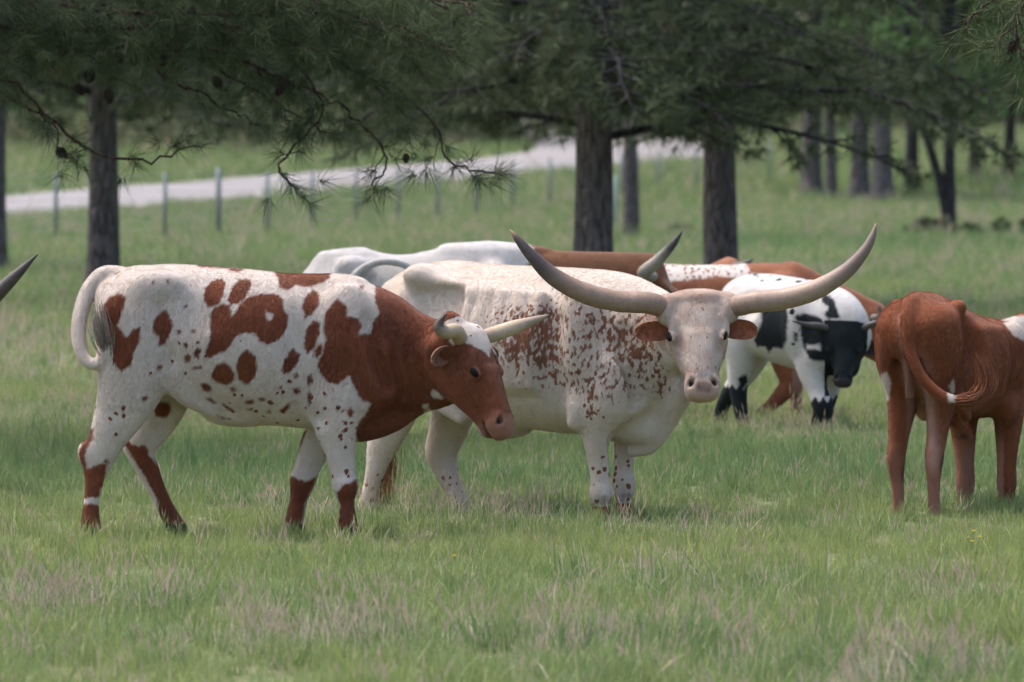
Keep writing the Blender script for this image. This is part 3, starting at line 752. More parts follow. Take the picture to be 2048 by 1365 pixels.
# ------------------------------------------------------------------ coat material
def coat_mat(name, base, patch, dirt=(.30, .22, .16), black=(.02, .018, .018), pink=(.50, .30, .24), edge=9., spot_scale=24., roan_scale=(40, 40, 24), base2=None, sheen=.12, strand=False):
    kw = dict(locals()); m = NT(name); rest = m.attr('rest', 'Vector')
    red = m.attr('red'); spk = m.attr('spk'); roan = m.attr('roan'); dark = m.attr('dark'); pale = m.attr('pale')
    n_big = m.noise(rest, 4.0, 4); n_mid = m.noise(rest, 22, 4); n_edge = m.noise(rest, 48, 4, .6)
    hair = m.noise(m.scale(rest, (190, 190, 60)), 1, 3, .7); hair2 = m.noise(m.scale(rest, (60, 60, 24)), 1, 3, .6)
    # coat patches with ragged, hairy edges
    e = m.math('MULTIPLY', m.math('SUBTRACT', n_edge, .5), edge * 1.15)
    e2 = m.math('MULTIPLY', m.math('SUBTRACT', hair, .5), edge * 1.0)
    f = m.math('ADD', red, m.math('ADD', e, e2)); mp = m.ramp(f, -2.4, 2.4)
    # round spots
    wv = m.new('ShaderNodeVectorMath', operation='ADD'); m.l.new(rest, wv.inputs[0])
    sc_ = m.new('ShaderNodeVectorMath', operation='SCALE'); m.l.new(m.noise(rest, 30, 2, out='Color'), sc_.inputs[0]); sc_.inputs['Scale'].default_value = .022
    m.l.new(sc_.outputs[0], wv.inputs[1])
    vn = m.new('ShaderNodeTexVoronoi', feature='F1'); m.l.new(wv.outputs[0], vn.inputs['Vector']); vn.inputs['Scale'].default_value = spot_scale
    sep = m.new('ShaderNodeSeparateColor'); m.l.new(vn.outputs['Color'], sep.inputs[0])
    rad = m.math('MULTIPLY', m.math('SUBTRACT', spk, sep.outputs[0]), 1.5)
    ms = m.ramp(m.math('SUBTRACT', m.math('MINIMUM', rad, m.math('ADD', .22, m.math('MULTIPLY', sep.outputs[1], .28))), vn.outputs['Distance']), -.03, .03)
    # roan flecks, drawn out along the hair
    rn_ = m.noise(m.scale(rest, roan_scale), 1, 2.4, .5)
    mr = m.ramp(m.math('SUBTRACT', rn_, m.math('SUBTRACT', .84, m.math('MULTIPLY', roan, .40))), -.012, .03)
    mask = m.math('MAXIMUM', mp, m.math('MAXIMUM', ms, m.math('MULTIPLY', mr, .92)))
    b = m.mix(m.ramp(n_big, .3, .7), base, base2 or tuple(x * y for x, y in zip(base, (.93, .90, .87))))
    b = m.mix(m.math('MULTIPLY', m.ramp(n_mid, .52, .75), .35), b, tuple(x * y for x, y in zip(base, (.72, .62, .54))))
    b = m.mix(m.math('MULTIPLY', m.ramp(m.noise(m.scale(rest, (34, 34, 80)), 1, 4, .7), .5, .78), .42), b, tuple(x * y for x, y in zip(base, (.66, .58, .50))))
    b = m.mix(m.math('MULTIPLY', m.ramp(m.noise(rest, 9, 5, .65), .52, .72), .4), b, tuple(x * y for x, y in zip(base, (.78, .68, .58))))
    p = m.mix(m.ramp(n_big, .3, .7), tuple(x * 1.15 for x in patch), tuple(x * .62 for x in patch)); p = m.mix(m.math('MULTIPLY', m.ramp(hair2, .45, .75), .4), p, tuple(min(1, x * 1.5) for x in patch))
    c = m.mix(mask, b, p)
    c = m.mix(m.math('MULTIPLY', pale, .85, clamp=True), c, pink)
    dk = m.ramp(m.math('ADD', dark, m.math('MULTIPLY', m.math('SUBTRACT', n_mid, .5), .5)), .3, .75)
    c = m.mix(dk, c, black)
    c = m.mix(m.ramp(hair, .25, .75, .16, 0), c, (.05, .04, .035)) if not strand else c
    m.color(c)
    m.b.inputs['Roughness'].default_value = .75; m.b.inputs['Specular IOR Level'].default_value = .22 if sheen > .05 else .08
    m.b.inputs['Sheen Weight'].default_value = sheen; m.b.inputs['Sheen Roughness'].default_value = .5
    if strand:                                     # coat hairs let part of the light through
        tr = m.new('ShaderNodeBsdfTranslucent'); m.put(tr.inputs['Color'], c); mx = m.new('ShaderNodeMixShader'); mx.inputs[0].default_value = .4
        m.l.new(m.b.outputs[0], mx.inputs[1]); m.l.new(tr.outputs[0], mx.inputs[2]); m.l.new(mx.outputs[0], m.n['Material Output'].inputs['Surface'])
    else:
        m.bump(m.math('ADD', m.math('MULTIPLY', hair, .6), m.math('MULTIPLY', hair2, .8)), .35, .006); COATS[m.m.name] = kw
    return m.m
COATS = {}
def horn_mat(name, c0, c1, c2, c3):
    m = NT(name); t = m.attr('along'); co = m.coord('Object'); n = m.noise(co, 14, 4)
    st = m.noise(m.scale(co, (60, 60, 60)), 1, 4, .7)
    tt = m.math('ADD', t, m.math('MULTIPLY', m.math('SUBTRACT', n, .5), .16))
    c = m.mix(m.ramp(tt, .02, .35, smooth=True), c0, c1); c = m.mix(m.ramp(tt, .5, .8, smooth=True), c, c2); c = m.mix(m.ramp(tt, .95, .985), c, c3)
    ring = m.noise(m.math('MULTIPLY', t, 1.0), 1, 0) if False else m.math('SINE', m.math('MULTIPLY', m.math('ADD', t, m.math('MULTIPLY', n, .03)), 120.))
    c = m.mix(m.ramp(st, .48, .75, 0, .5), c, tuple(x * .5 for x in c1))
    c = m.mix(m.math('MULTIPLY', m.ramp(ring, .3, 1.), m.ramp(t, 0., .45, .28, 0)), c, tuple(x * .55 for x in c0))
    c = m.mix(m.ramp(m.noise(m.scale(co, (9, 9, 40)), 1, 4), .5, .75, 0, .35), c, tuple(x * .6 for x in c0))
    m.color(c); m.b.inputs['Roughness'].default_value = .5; m.b.inputs['Specular IOR Level'].default_value = .32
    m.bump(m.math('ADD', st, m.math('MULTIPLY', m.math('MULTIPLY', ring, .35), m.ramp(t, 0, .5, 1, 0))), .3, .004)
    return m.m
m = NT('wet_eye'); m.color((.010, .007, .006)); m.b.inputs['Roughness'].default_value = .3; m.b.inputs['Specular IOR Level'].default_value = .08; MAT_EYE = m.m
def hair_mat(name, c1, c2):
    m = NT(name); m.color(m.mix(m.attr('rand'), c1, c2)); m.b.inputs['Roughness'].default_value = .6; return m.m

# ------------------------------------------------------------------ animal assembly
class Cow:
    def __init__(s, name, label, group, X0, d, lo, hi, h, k=1.0, grow=None):
        s.d = d; s.s = FPX / d; s.zg = HROW + CAMH * s.s       # ground row in this animal's frame
        s.X0 = X0; s.loc = np.array([(X0 - 1024) / s.s, d, 0.0])
        s.root = empty(name, tuple(s.loc)); tag(s.root, label, 'cattle', group)
        s.f = SDF((lo[0], lo[1], -hi[2]), (hi[0], hi[1], -lo[2]), h)   # z = -row
        s.k = k
    def world(s, V): # frame -> object space metres
        V = np.asarray(V, float); return np.stack([(V[:, 0] - s.X0) / s.s, V[:, 1] / s.s, (V[:, 2] + s.zg) / s.s], -1)
    def ch(s, pts, w, h, side=(0, 1, 0), k=10, mode='add'):
        """pts as (px,row,depth)"""
        p = np.array([(a[0], a[2] if len(a) > 2 else 0, -a[1]) for a in pts], float); s.f.chain(p, w, h, side, k * s.k, mode=mode)
    def el(s, c, r, k=12, mode='add', M=None):
        """centre (px,row,depth), radii (x,depth,z)"""
        s.f.ell((c[0], c[2], -c[1]), r, k * s.k, mode, M)
    def head(s, poll, a, f, L, wide=1.0):
        """cattle head: poll point, a = direction to muzzle, f = face normal"""
        o = np.array([poll[0], poll[2], -poll[1]], float); a = np.array(a, float); a /= np.linalg.norm(a); f = np.array(f, float); f -= a * (f @ a); f /= np.linalg.norm(f); l = np.cross(f, a)
        H = lambda u, v, w: o + L * (u * a + v * l + w * f)
        s.H = H; s.L = L; s.ha, s.hf, s.hl = a, f, l
        prof = [(.02, .235, .12, -.145), (.10, .262, .185, -.19), (.20, .256, .225, -.215), (.32, .242, .245, -.232), (.44, .222, .25, -.238), (.55, .192, .228, -.22), (.66, .160, .188, -.188), (.77, .142, .158, -.165), (.87, .148, .142, -.155), (.945, .150, .125, -.152), (.985, .115, .085, -.155)]
        s.f.chain([H(q[0], 0, q[3]) for q in prof], [q[1] * L * wide for q in prof], [q[2] * L for q in prof], l, .07 * L, 44, 2.7)
        M = np.stack([a, l, f])
        for sg in (-1, 1):
            # jaw and cheek
            s.f.chain([H(.38, sg * .13, -.42), H(.54, sg * .11, -.375), H(.72, sg * .08, -.31), H(.90, sg * .055, -.265)], [.07 * L, .06 * L, .045 * L, .045 * L], [.09 * L, .07 * L, .05 * L, .04 * L], l, .06 * L)
            s.f.ell(H(.38, sg * .165 * wide, -.30), (.17 * L, .065 * L, .15 * L), .08 * L, M=M)
            # brow ridge, hollow of the temple, hollow before the eye, cheek bone
            s.f.chain([H(.24, sg * .20 * wide, -.06), H(.325, sg * .232 * wide, -.075), H(.385, sg * .238 * wide, -.10)], [.035 * L, .035 * L, .025 * L], [.04 * L, .042 * L, .03 * L], l, .05 * L)
            s.f.ell(H(.27, sg * .30 * wide, -.22), (.09 * L, .05 * L, .07 * L), .05 * L, 'sub', M=M)
            s.f.ell(H(.56, sg * .215, -.03), (.15 * L, .05 * L, .05 * L), .06 * L, 'sub', M=M)
            s.f.chain([H(.46, sg * .225 * wide, -.15), H(.56, sg * .185, -.185), H(.68, sg * .15, -.20)], [.02 * L, .02 * L, .015 * L], [.025 * L, .022 * L, .018 * L], l, .05 * L)
            # nostril wing and lip
            s.f.ell(H(.905, sg * .092, -.085), (.075 * L, .068 * L, .075 * L), .045 * L, M=M)
            s.f.ell(H(.925, sg * .105, -.18), (.065 * L, .055 * L, .07 * L), .035 * L, M=M)
        s.f.chain([H(.42, 0, -.015), H(.62, 0, -.028), H(.80, 0, -.04)], [.10 * L, .07 * L, .065 * L], [.03 * L, .032 * L, .035 * L], l, .06 * L)      # nasal bone
        s.f.ell(H(.945, 0, -.125), (.055 * L, .14 * L, .095 * L), .035 * L, M=M)                          # muzzle pad
        s.f.ell(H(.95, 0, -.272), (.055 * L, .095 * L, .055 * L), .03 * L, M=M)                           # lower lip and chin
        for sg in (-1, 1):
            s.f.ell(H(.915, sg * .112, -.03), (.052 * L, .028 * L, .06 * L), .016 * L, 'sub', M=np.stack([a * .85 + l * sg * .52, l * .85 - a * sg * .52, f]))
            s.f.ell(H(.94, sg * .13, -.225), (.11 * L, .07 * L, .022 * L), .03 * L, 'sub', M=M)          # mouth line
        s.f.ell(H(1.0, 0, -.225), (.06 * L, .12 * L, .022 * L), .03 * L, 'sub', M=M)
        s.eye = []
        for sg in (-1, 1):
            q = s.f.surf(H(.42, 0, -.085), l * sg); q = H(.42, 0, -.085) + l * sg * min(abs((q - H(0, 0, 0)) @ l), .235 * L * wide)
            tilt = np.stack([a * .86 + f * .5, l * sg, f * .86 - a * .5])
            s.f.ell(q - l * sg * .012 * L, (.072 * L, .035 * L, .052 * L), .025 * L, M=tilt)              # lids
            s.f.chain([q - a * .06 * L + f * .02 * L, q - a * .02 * L + f * .05 * L + l * sg * .016 * L, q + a * .045 * L + f * .055 * L], [.012 * L, .016 * L, .010 * L], [.012 * L, .016 * L, .010 * L], l, .02 * L)
            n_ = l * sg * .78 + f * .62; q = s.f.surf(q - n_ * .05 * L + f * .008 * L, n_); s.eye.append((q, sg))
    def eyes(s, wide=1.0):
        for sg in (-1, 1):
            q, _ = s.eye[(sg + 1) // 2]; n_ = s.hl * sg * .78 + s.hf * .62; n_ /= np.linalg.norm(n_); t0 = s.ha * .9 + s.hf * .43; t0 -= n_ * (t0 @ n_); t0 /= np.linalg.norm(t0); t2 = np.cross(n_, t0)
            u, v = np.meshgrid(np.linspace(0, np.pi, 9), np.linspace(0, 2 * np.pi, 14, endpoint=False), indexing='ij')      # almond-shaped eye set between the lids
            V = q - n_ * .006 * s.L + s.L * ((.056 * np.cos(u))[..., None] * t0 + (.024 * np.sin(u) * np.cos(v))[..., None] * n_ + (.034 * np.sin(u) * np.sin(v))[..., None] * t2).reshape(-1, 3)
            i, j = np.meshgrid(np.arange(8), np.arange(14), indexing='ij'); k0 = i * 14 + j; k1 = i * 14 + (j + 1) % 14
            make_mesh('eye', s.world(V), np.stack([k0, k0 + 14, k1 + 14, k1], -1).reshape(-1, 4), MAT_EYE, s.root)
    def earbase(s, u, w, sg, inset=.04):
        q = s.f.surf(s.H(u, 0, w), s.hl * sg); v = min(abs((q - s.H(0, 0, 0)) @ s.hl), .25 * s.L); return s.H(u, sg * (v / s.L - inset), w)
    def ear(s, base, dirn, openn, length, width, mat, droop=.0, cup=.55):
        d = np.array(dirn, float); d /= np.linalg.norm(d); n_ = np.array(openn, float); n_ -= d * (n_ @ d); n_ /= np.linalg.norm(n_); sd_ = np.cross(d, n_)
        nu, nv = 15, 11; V = []; T_ = []
        for i in range(nu):
            u = i / (nu - 1); hw = width * max(.06, (1 - abs(2 * u - 1.02) ** 2.8) if abs(2 * u - 1.02) < 1 else 0) ** .55 if u > .25 else width * (.5 + 1.55 * u)
            for j in range(nv):
                v = j / (nv - 1) * 2 - 1
                V.append(np.asarray(base) + d * length * u + sd_ * hw * v * (1 - .12 * v * v) - n_ * cup * hw * (1 - v * v) + np.array([0, 0, -droop * length * u * u])); T_.append(u)
        i, j = np.meshgrid(np.arange(nu - 1), np.arange(nv - 1), indexing='ij'); k0 = i * nv + j
        o = make_mesh('ear', s.world(np.array(V)), np.stack([k0, k0 + 1, k0 + nv + 1, k0 + nv], -1).reshape(-1, 4), mat, s.root)
        set_attr(o.data, 'along', np.array(T_))
        md = o.modifiers.new('thickness', 'SOLIDIFY'); md.thickness = .012; md.offset = 0
        sb = o.modifiers.new('round', 'SUBSURF'); sb.levels = 1; sb.render_levels = 1
        return o
    def horn(s, pts, rad, mat, n=40):
        """pts (px,row,depth), radii px"""
        P = np.array([(p[0], p[2], -p[1]) for p in pts], float); D = catmull(np.hstack([P, np.asarray(rad, float)[:, None]]), n)
        L = np.concatenate([[0], np.cumsum(np.linalg.norm(np.diff(D[:, :3], axis=0), axis=1))]); t = L / L[-1]
        rr = D[:, 3] * (1 + .02 * np.sin(t * 70) * (1 - t))
        b = MB(); b.tube(s.world(D[:, :3]), rr / s.s, 20, a=t)
        return b.build('horn', mat, s.root, attr='along')
    def strands(s, name, paths, rad, mat, sides=4):
        b = MB(); r = np.random.default_rng(3)
        for p in paths: b.tube(s.world(p), np.linspace(1, .25, len(p)) * rad / s.s * r.uniform(.6, 1.3), sides, cap=False, a=float(r.uniform()))
        return b.build(name, mat, s.root, attr='rand')
    def switch(s, pts, n, spread0, spread1, rad, mat, seed=0, name='tail_switch'):
        """bundle of long tail hairs following pts"""
        r = np.random.default_rng(seed); P = catmull([(p[0], p[2], -p[1]) for p in pts], 10); out = []
        for i in range(n):
            q = r.normal(size=3); ln = r.uniform(.65, 1.0); u = np.linspace(0, 1, 10)
            idx = u * ln * 9; k = np.minimum(idx.astype(int), 8); f = (idx - k)[:, None]; base = P[k] * (1 - f) + P[k + 1] * f
            env = spread0 + (spread1 - spread0) * np.sin(np.pi * np.clip(u * ln * .75 + .1, 0, 1))
            wav = r.normal(size=3) * spread1 * .15
            out.append(base + q * env[:, None] * .6 + wav * np.sin(u * 5 + r.uniform(0, 6))[:, None] * u[:, None])
        return s.strands(name, out, rad, mat)
    def finish(s, mat, paint, smooth=2, fur=0, fur_len=.010):
        V, Q = s.f.mesh(smooth); N = vnormals(V, Q)
        A = {k: np.zeros(len(V)) for k in ('spk', 'roan', 'dark', 'pale')}; A['red'] = np.full(len(V), -60.0)
        paint(V[:, 0], -V[:, 2], V[:, 1], N, A)
        q_ = (V - s.H(0, 0, 0)) / s.L; qu, qv, qw = q_ @ s.ha, np.abs(q_ @ s.hl), q_ @ s.hf
        A['dark'][:] = np.maximum(A['dark'], 1.0 * np.exp(-((qu - .915) / .038) ** 2 - ((qv - .108) / .032) ** 2) * (qw > -.16))      # nostrils
        A['dark'][:] = np.maximum(A['dark'], .6 * np.exp(-((qw + .226) / .014) ** 2) * (qu > .84) * (qu < 1.1) * (qv < .25) * (qw > -.4))   # mouth line
        for e_, sg in s.eye:                                  # dark bare skin of the lids
            de = np.linalg.norm(V - e_, axis=1) / s.L; A['dark'][:] = np.maximum(A['dark'], .62 * np.clip(1.7 - de / .042, 0, 1));
        Wv = s.world(V); o = make_mesh('body', Wv, Q, mat, s.root)
        for k, v in A.items(): set_attr(o.data, k, v)
        set_attr(o.data, 'rest', Wv)
        if fur:
            r = np.random.default_rng(17); fa = np.linalg.norm(np.cross(Wv[Q[:, 2]] - Wv[Q[:, 0]], Wv[Q[:, 3]] - Wv[Q[:, 1]]), axis=1)
            pk = r.choice(len(Q), fur, p=fa / fa.sum()); bw = r.dirichlet((1, 1, 1, 1), fur)
            P = (Wv[Q[pk]] * bw[..., None]).sum(1); Nn = (N[Q[pk]] * bw[..., None]).sum(1); Nn /= np.linalg.norm(Nn, axis=1)[:, None]
            g = s.groom(P, Nn) if hasattr(s, 'groom') else np.tile([-.45, 0, -.8], (fur, 1))
            g = g - Nn * (g * Nn).sum(1)[:, None]
            ln = fur_len * r.uniform(.5, 1.3, fur)[:, None]
            pf = np.stack([P[:, 0] * s.s + s.X0, P[:, 1] * s.s, P[:, 2] * s.s - s.zg], -1)      # hair roots in frame units
            fs = np.where(P[:, 2] < .62, .65, 1.0); q = (pf - s.H(0, 0, 0)) / s.L; uu, ww, vv = q @ s.ha, q @ s.hf, np.abs(q @ s.hl)
            onhead = (uu > -.1) & (uu < 1.15) & (vv < .36) & (ww > -.5); fs = np.where(onhead, .55, fs); fs = np.where(onhead & (uu > .86), .12, fs)
            for e_, _ in s.eye: fs = np.where(np.linalg.norm(pf - e_, axis=1) < .07 * s.L, .05, fs)
            ln = ln * fs[:, None]
            jit = r.normal(0, .28, (fur, 3))
            p1 = P + ln * .5 * (Nn * .26 + g * .8 + jit * .22); p2 = P + ln * (Nn * .20 + g * 1.6 + jit * .42)
            cv = bpy.data.hair_curves.new('coat_hair'); cv.add_curves([3] * fur)
            cv.attributes['position'].data.foreach_set('vector', np.stack([P, p1, p2], 1).astype(np.float32).ravel())
            ra_ = cv.attributes.get('radius') or cv.attributes.new('radius', 'FLOAT', 'POINT'); ra_.data.foreach_set('value', np.tile(np.array([.00032, .00028, .0001], np.float32), fur))
            for k, v in list(A.items()):
                at = cv.attributes.new(k, 'FLOAT', 'CURVE'); at.data.foreach_set('value', (v[Q[pk]] * bw).sum(1).astype(np.float32))
            at = cv.attributes.new('rest', 'FLOAT_VECTOR', 'CURVE'); at.data.foreach_set('vector', P.astype(np.float32).ravel())
            kw = dict(COATS[mat.name]); kw['name'] += '_hair'; kw['strand'] = True; cv.materials.append(coat_mat(**kw)); ho = bpy.data.objects.new('coat_hair', cv); C.objects.link(ho); ho.parent = o
        return o
# ================================================================== THE HERD
FUR_A, FUR_B, FUR_F = 420000, 450000, 260000
HERD = 'longhorn cattle grazing in the pasture'
WHITE = (.60, .53, .478); RUST = (.175, .050, .020)
def leg(c, pts, w, h, side=(0, 1, 0), k=16):
    c.ch(pts, w, h, side, k)
    p = pts[-1]; q = pts[-2]
    # cloven hoof: two toes
    sd_ = np.array(side, float)
    for sg in (-1, 1):
        t = w[-1] * .5 * sg
        c.el((p[0] + sd_[0] * t, p[1] - 4 * c.k, (p[2]) + sd_[1] * t), (h[-1] * .95, w[-1] * .62, 13 * c.k), 4)

# ---- A: young brown and white animal walking right, head half turned to the viewer
def build_A():
    c = Cow('longhorn_heifer', 'brown and white patched longhorn with short horns, in front at the left', HERD, 560, 27.5, (130, -215, 500), (1075, 190, 1086), 3.9)
    tor = [(250, 606, 50, 62), (275, 618, 84, 88), (320, 645, 117, 99), (400, 665, 134, 106), (480, 686, 148, 118), (560, 700, 151, 118), (620, 709, 148, 108), (680, 714, 151, 94), (735, 727, 143, 78), (768, 742, 105, 58)]
    c.ch([(t[0], t[1], 0) for t in tor], [t[3] for t in tor], [t[2] for t in tor], k=0)
    c.ch([(690, 690, 0), (760, 712, -2), (820, 722, -8), (872, 728, -20), (915, 722, -38)], [72, 62, 54, 50, 48], [118, 119, 100, 86, 76], (-.1, 1, 0), 30)
    # brisket and dewlap
    c.ch([(690, 848, 0), (735, 852, 0), (790, 836, -2), (838, 806, -6), (872, 786, -14)], [46, 34, 17, 13, 14], [34, 30, 26, 20, 20], (0, 1, 0), 26)
    # legs
    leg(c, [(278, 628, -52), (280, 700, -58), (264, 775, -58), (238, 835, -56), (216, 880, -54), (200, 915, -52), (193, 955, -52), (187, 1000, -52), (185, 1036, -52), (188, 1068, -52)],
        [46, 44, 40, 31, 23, 20, 14, 12.5, 16.5, 18], [78, 80, 65, 48, 36, 32, 20, 15, 18.5, 20])
    leg(c, [(295, 640, 52), (322, 730, 58), (330, 790, 58), (310, 840, 57), (288, 875, 56), (277, 902, 55), (294, 948, 55), (318, 1000, 55), (338, 1038, 55), (352, 1063, 55)],
        [46, 44, 36, 28, 23, 20, 17, 15, 17, 18], [80, 68, 50, 42, 36, 30, 22, 17, 18, 19])
    leg(c, [(706, 700, -60), (694, 780, -66), (675, 845, -64), (681, 895, -60), (688, 945, -58), (692, 968, -58), (695, 1000, -58), (697, 1038, -58), (701, 1068, -58)],
        [38, 38, 32, 25, 20, 23, 13.5, 17, 18], [82, 66, 47, 32, 24, 26, 15, 18, 19])
    leg(c, [(690, 760, 52), (655, 845, 60), (630, 895, 60), (612, 940, 60), (604, 965, 60), (596, 1000, 60), (588, 1038, 60), (588, 1064, 60)],
        [38, 32, 26, 22, 23, 16, 17, 18], [66, 42, 32, 26, 26, 18, 18, 19])
    # bony landmarks and muscle
    for sg in (-1, 1):
        c.el((318, 566, 76 * sg), (40, 20, 22), 44); c.el((218, 590, 34 * sg), (18, 16, 24), 26)
        c.el((700, 650, 62 * sg), (44, 22, 80), 44); c.el((748, 772, 56 * sg), (40, 30, 46), 30)
        c.el((650, 800, 66 * sg), (34, 26, 44), 24); c.el((262, 665, 62 * sg), (54, 30, 88), 34)
        c.el((385, 615, 128 * sg), (58, 26, 42), 34, 'sub')
        c.el((610, 640, 128 * sg), (28, 20, 95), 40, 'sub')
    c.el((655, 566, 0), (70, 34, 16), 26)
    for sg in (-1, 1):
        c.ch([(742, 640, 92 * sg), (752, 700, 92 * sg), (775, 770, 76 * sg)], [10, 12, 10], [9, 11, 9], k=24, mode='sub')      # groove before the shoulder
        c.ch([(640, 720, 122 * sg), (632, 790, 112 * sg), (640, 835, 92 * sg)], [9, 10, 9], [9, 10, 9], k=22, mode='sub')      # behind the elbow
        c.ch([(330, 620, 112 * sg), (345, 690, 110 * sg), (352, 745, 98 * sg)], [10, 12, 10], [10, 12, 10], k=26, mode='sub')   # thigh from flank
        for q in range(3): c.ch([(800 + q * 24, 650 + q * 14, 62 * sg - 8), (792 + q * 24, 720 + q * 8, 64 * sg - 8), (806 + q * 22, 790, 46 * sg - 8)], [4, 5, 4], [4, 5, 4], k=14, mode='sub')
    c.ch([(350, 742, -64), (372, 786, -60), (420, 815, -40)], [16, 14, 20], [26, 20, 16], k=26)          # flank fold
    c.el((468, 826, 0), (60, 40, 26), 30)
    c.el((172, 902, -52), (12, 12, 20), 14); c.el((254, 892, 55), (12, 12, 18), 14)
    c.ch([(880, 690, -78), (905, 640, -60)], [20, 18], [24, 22], (0, 1, 0), 26)
    c.ch([(236, 552, 0), (206, 552, -2), (178, 582, -10), (163, 630, -30), (161, 675, -48), (172, 712, -62), (192, 727, -70), (211, 716, -78), (218, 692, -84)],
         [20, 18, 16, 15, 14, 12.5, 11.5, 11, 10], [20, 18, 16, 15, 14, 12.5, 11.5, 11, 10], (0, 1, 0), 10)
    fh = np.array([.84, -.54, 0]); a = .40 * fh + np.array([0, 0, -.917]); f = .917 * fh + np.array([0, 0, .40])
    c.head((955, 654, -62), a, f, 212, .90)
    c.eyes()
    H = c.H
    mat = coat_mat('coat_rust_and_white', WHITE, RUST, spot_scale=30, pink=(.36, .20, .145))
    mat_ear = coat_mat('ear_rust', (.19, .075, .04), (.2, .07, .03))
    # horns: near one curls towards the viewer and up, far one sweeps out to the right
    def px(p): return (p[0], -p[2], p[1])
    nb = px(H(.07, -.16, -.12)); fb = px(H(.07, .16, -.12))
    hm = horn_mat('horn_cream', (.31, .215, .14), (.38, .285, .19), (.065, .05, .04), (.08, .07, .06))
    hm2 = horn_mat('horn_cream_clean', (.31, .215, .14), (.40, .305, .21), (.26, .19, .145), (.08, .07, .06))
    c.horn([nb, (912, 659, -118), (892, 660, -134), (880, 652, -140), (882, 640, -142), (895, 622, -146)], [16, 15.5, 14, 11.5, 8, 1.5], hm)
    c.horn([fb, (1020, 658, 0), (1050, 648, 16), (1078, 639, 28), (1099, 631, 36)], [16, 15, 11, 7, 1.2], hm2)
    mE = ear_mat('ear_rust_dark', (.13, .055, .035), (.24, .10, .06))
    c.ear(c.earbase(.17, -.22, -1), np.array([-.72, -.52, -.10]), np.array([.30, -.85, -.25]), 50, 23, mE, .1)
    c.ear(c.earbase(.17, -.22, 1), np.array([.62, .75, -.12]), np.array([.6, -.65, -.25]), 66, 22, mE, .1)
    c.switch([(218, 700, -84), (216, 675, -92), (208, 640, -96), (200, 605, -88)], 170, 5, 17, .75, hair_mat('switch_grey', (.10, .085, .08), (.32, .25, .20)), 1)
    return c, mat, H
def ear_mat(name, c1, c2):
    m = NT(name); t = m.attr('along'); co = m.coord('Object'); n = m.noise(co, 40, 4)
    c = m.mix(m.ramp(t, .1, .75), c1, c2); c = m.mix(m.ramp(n, .4, .75), c, tuple(x * .6 for x in c1)); m.color(c)
    m.b.inputs['Sheen Weight'].default_value = .2; m.bump(m.noise(co, 160, 3), .4, .004)
    return m.m
Z1 = lambda pts: [(100 + x / 2.275, 480 + y / 2.275) for x, y in pts]
Z2 = lambda pts: [(550 + x / 2.275, 480 + y / 2.275) for x, y in pts]
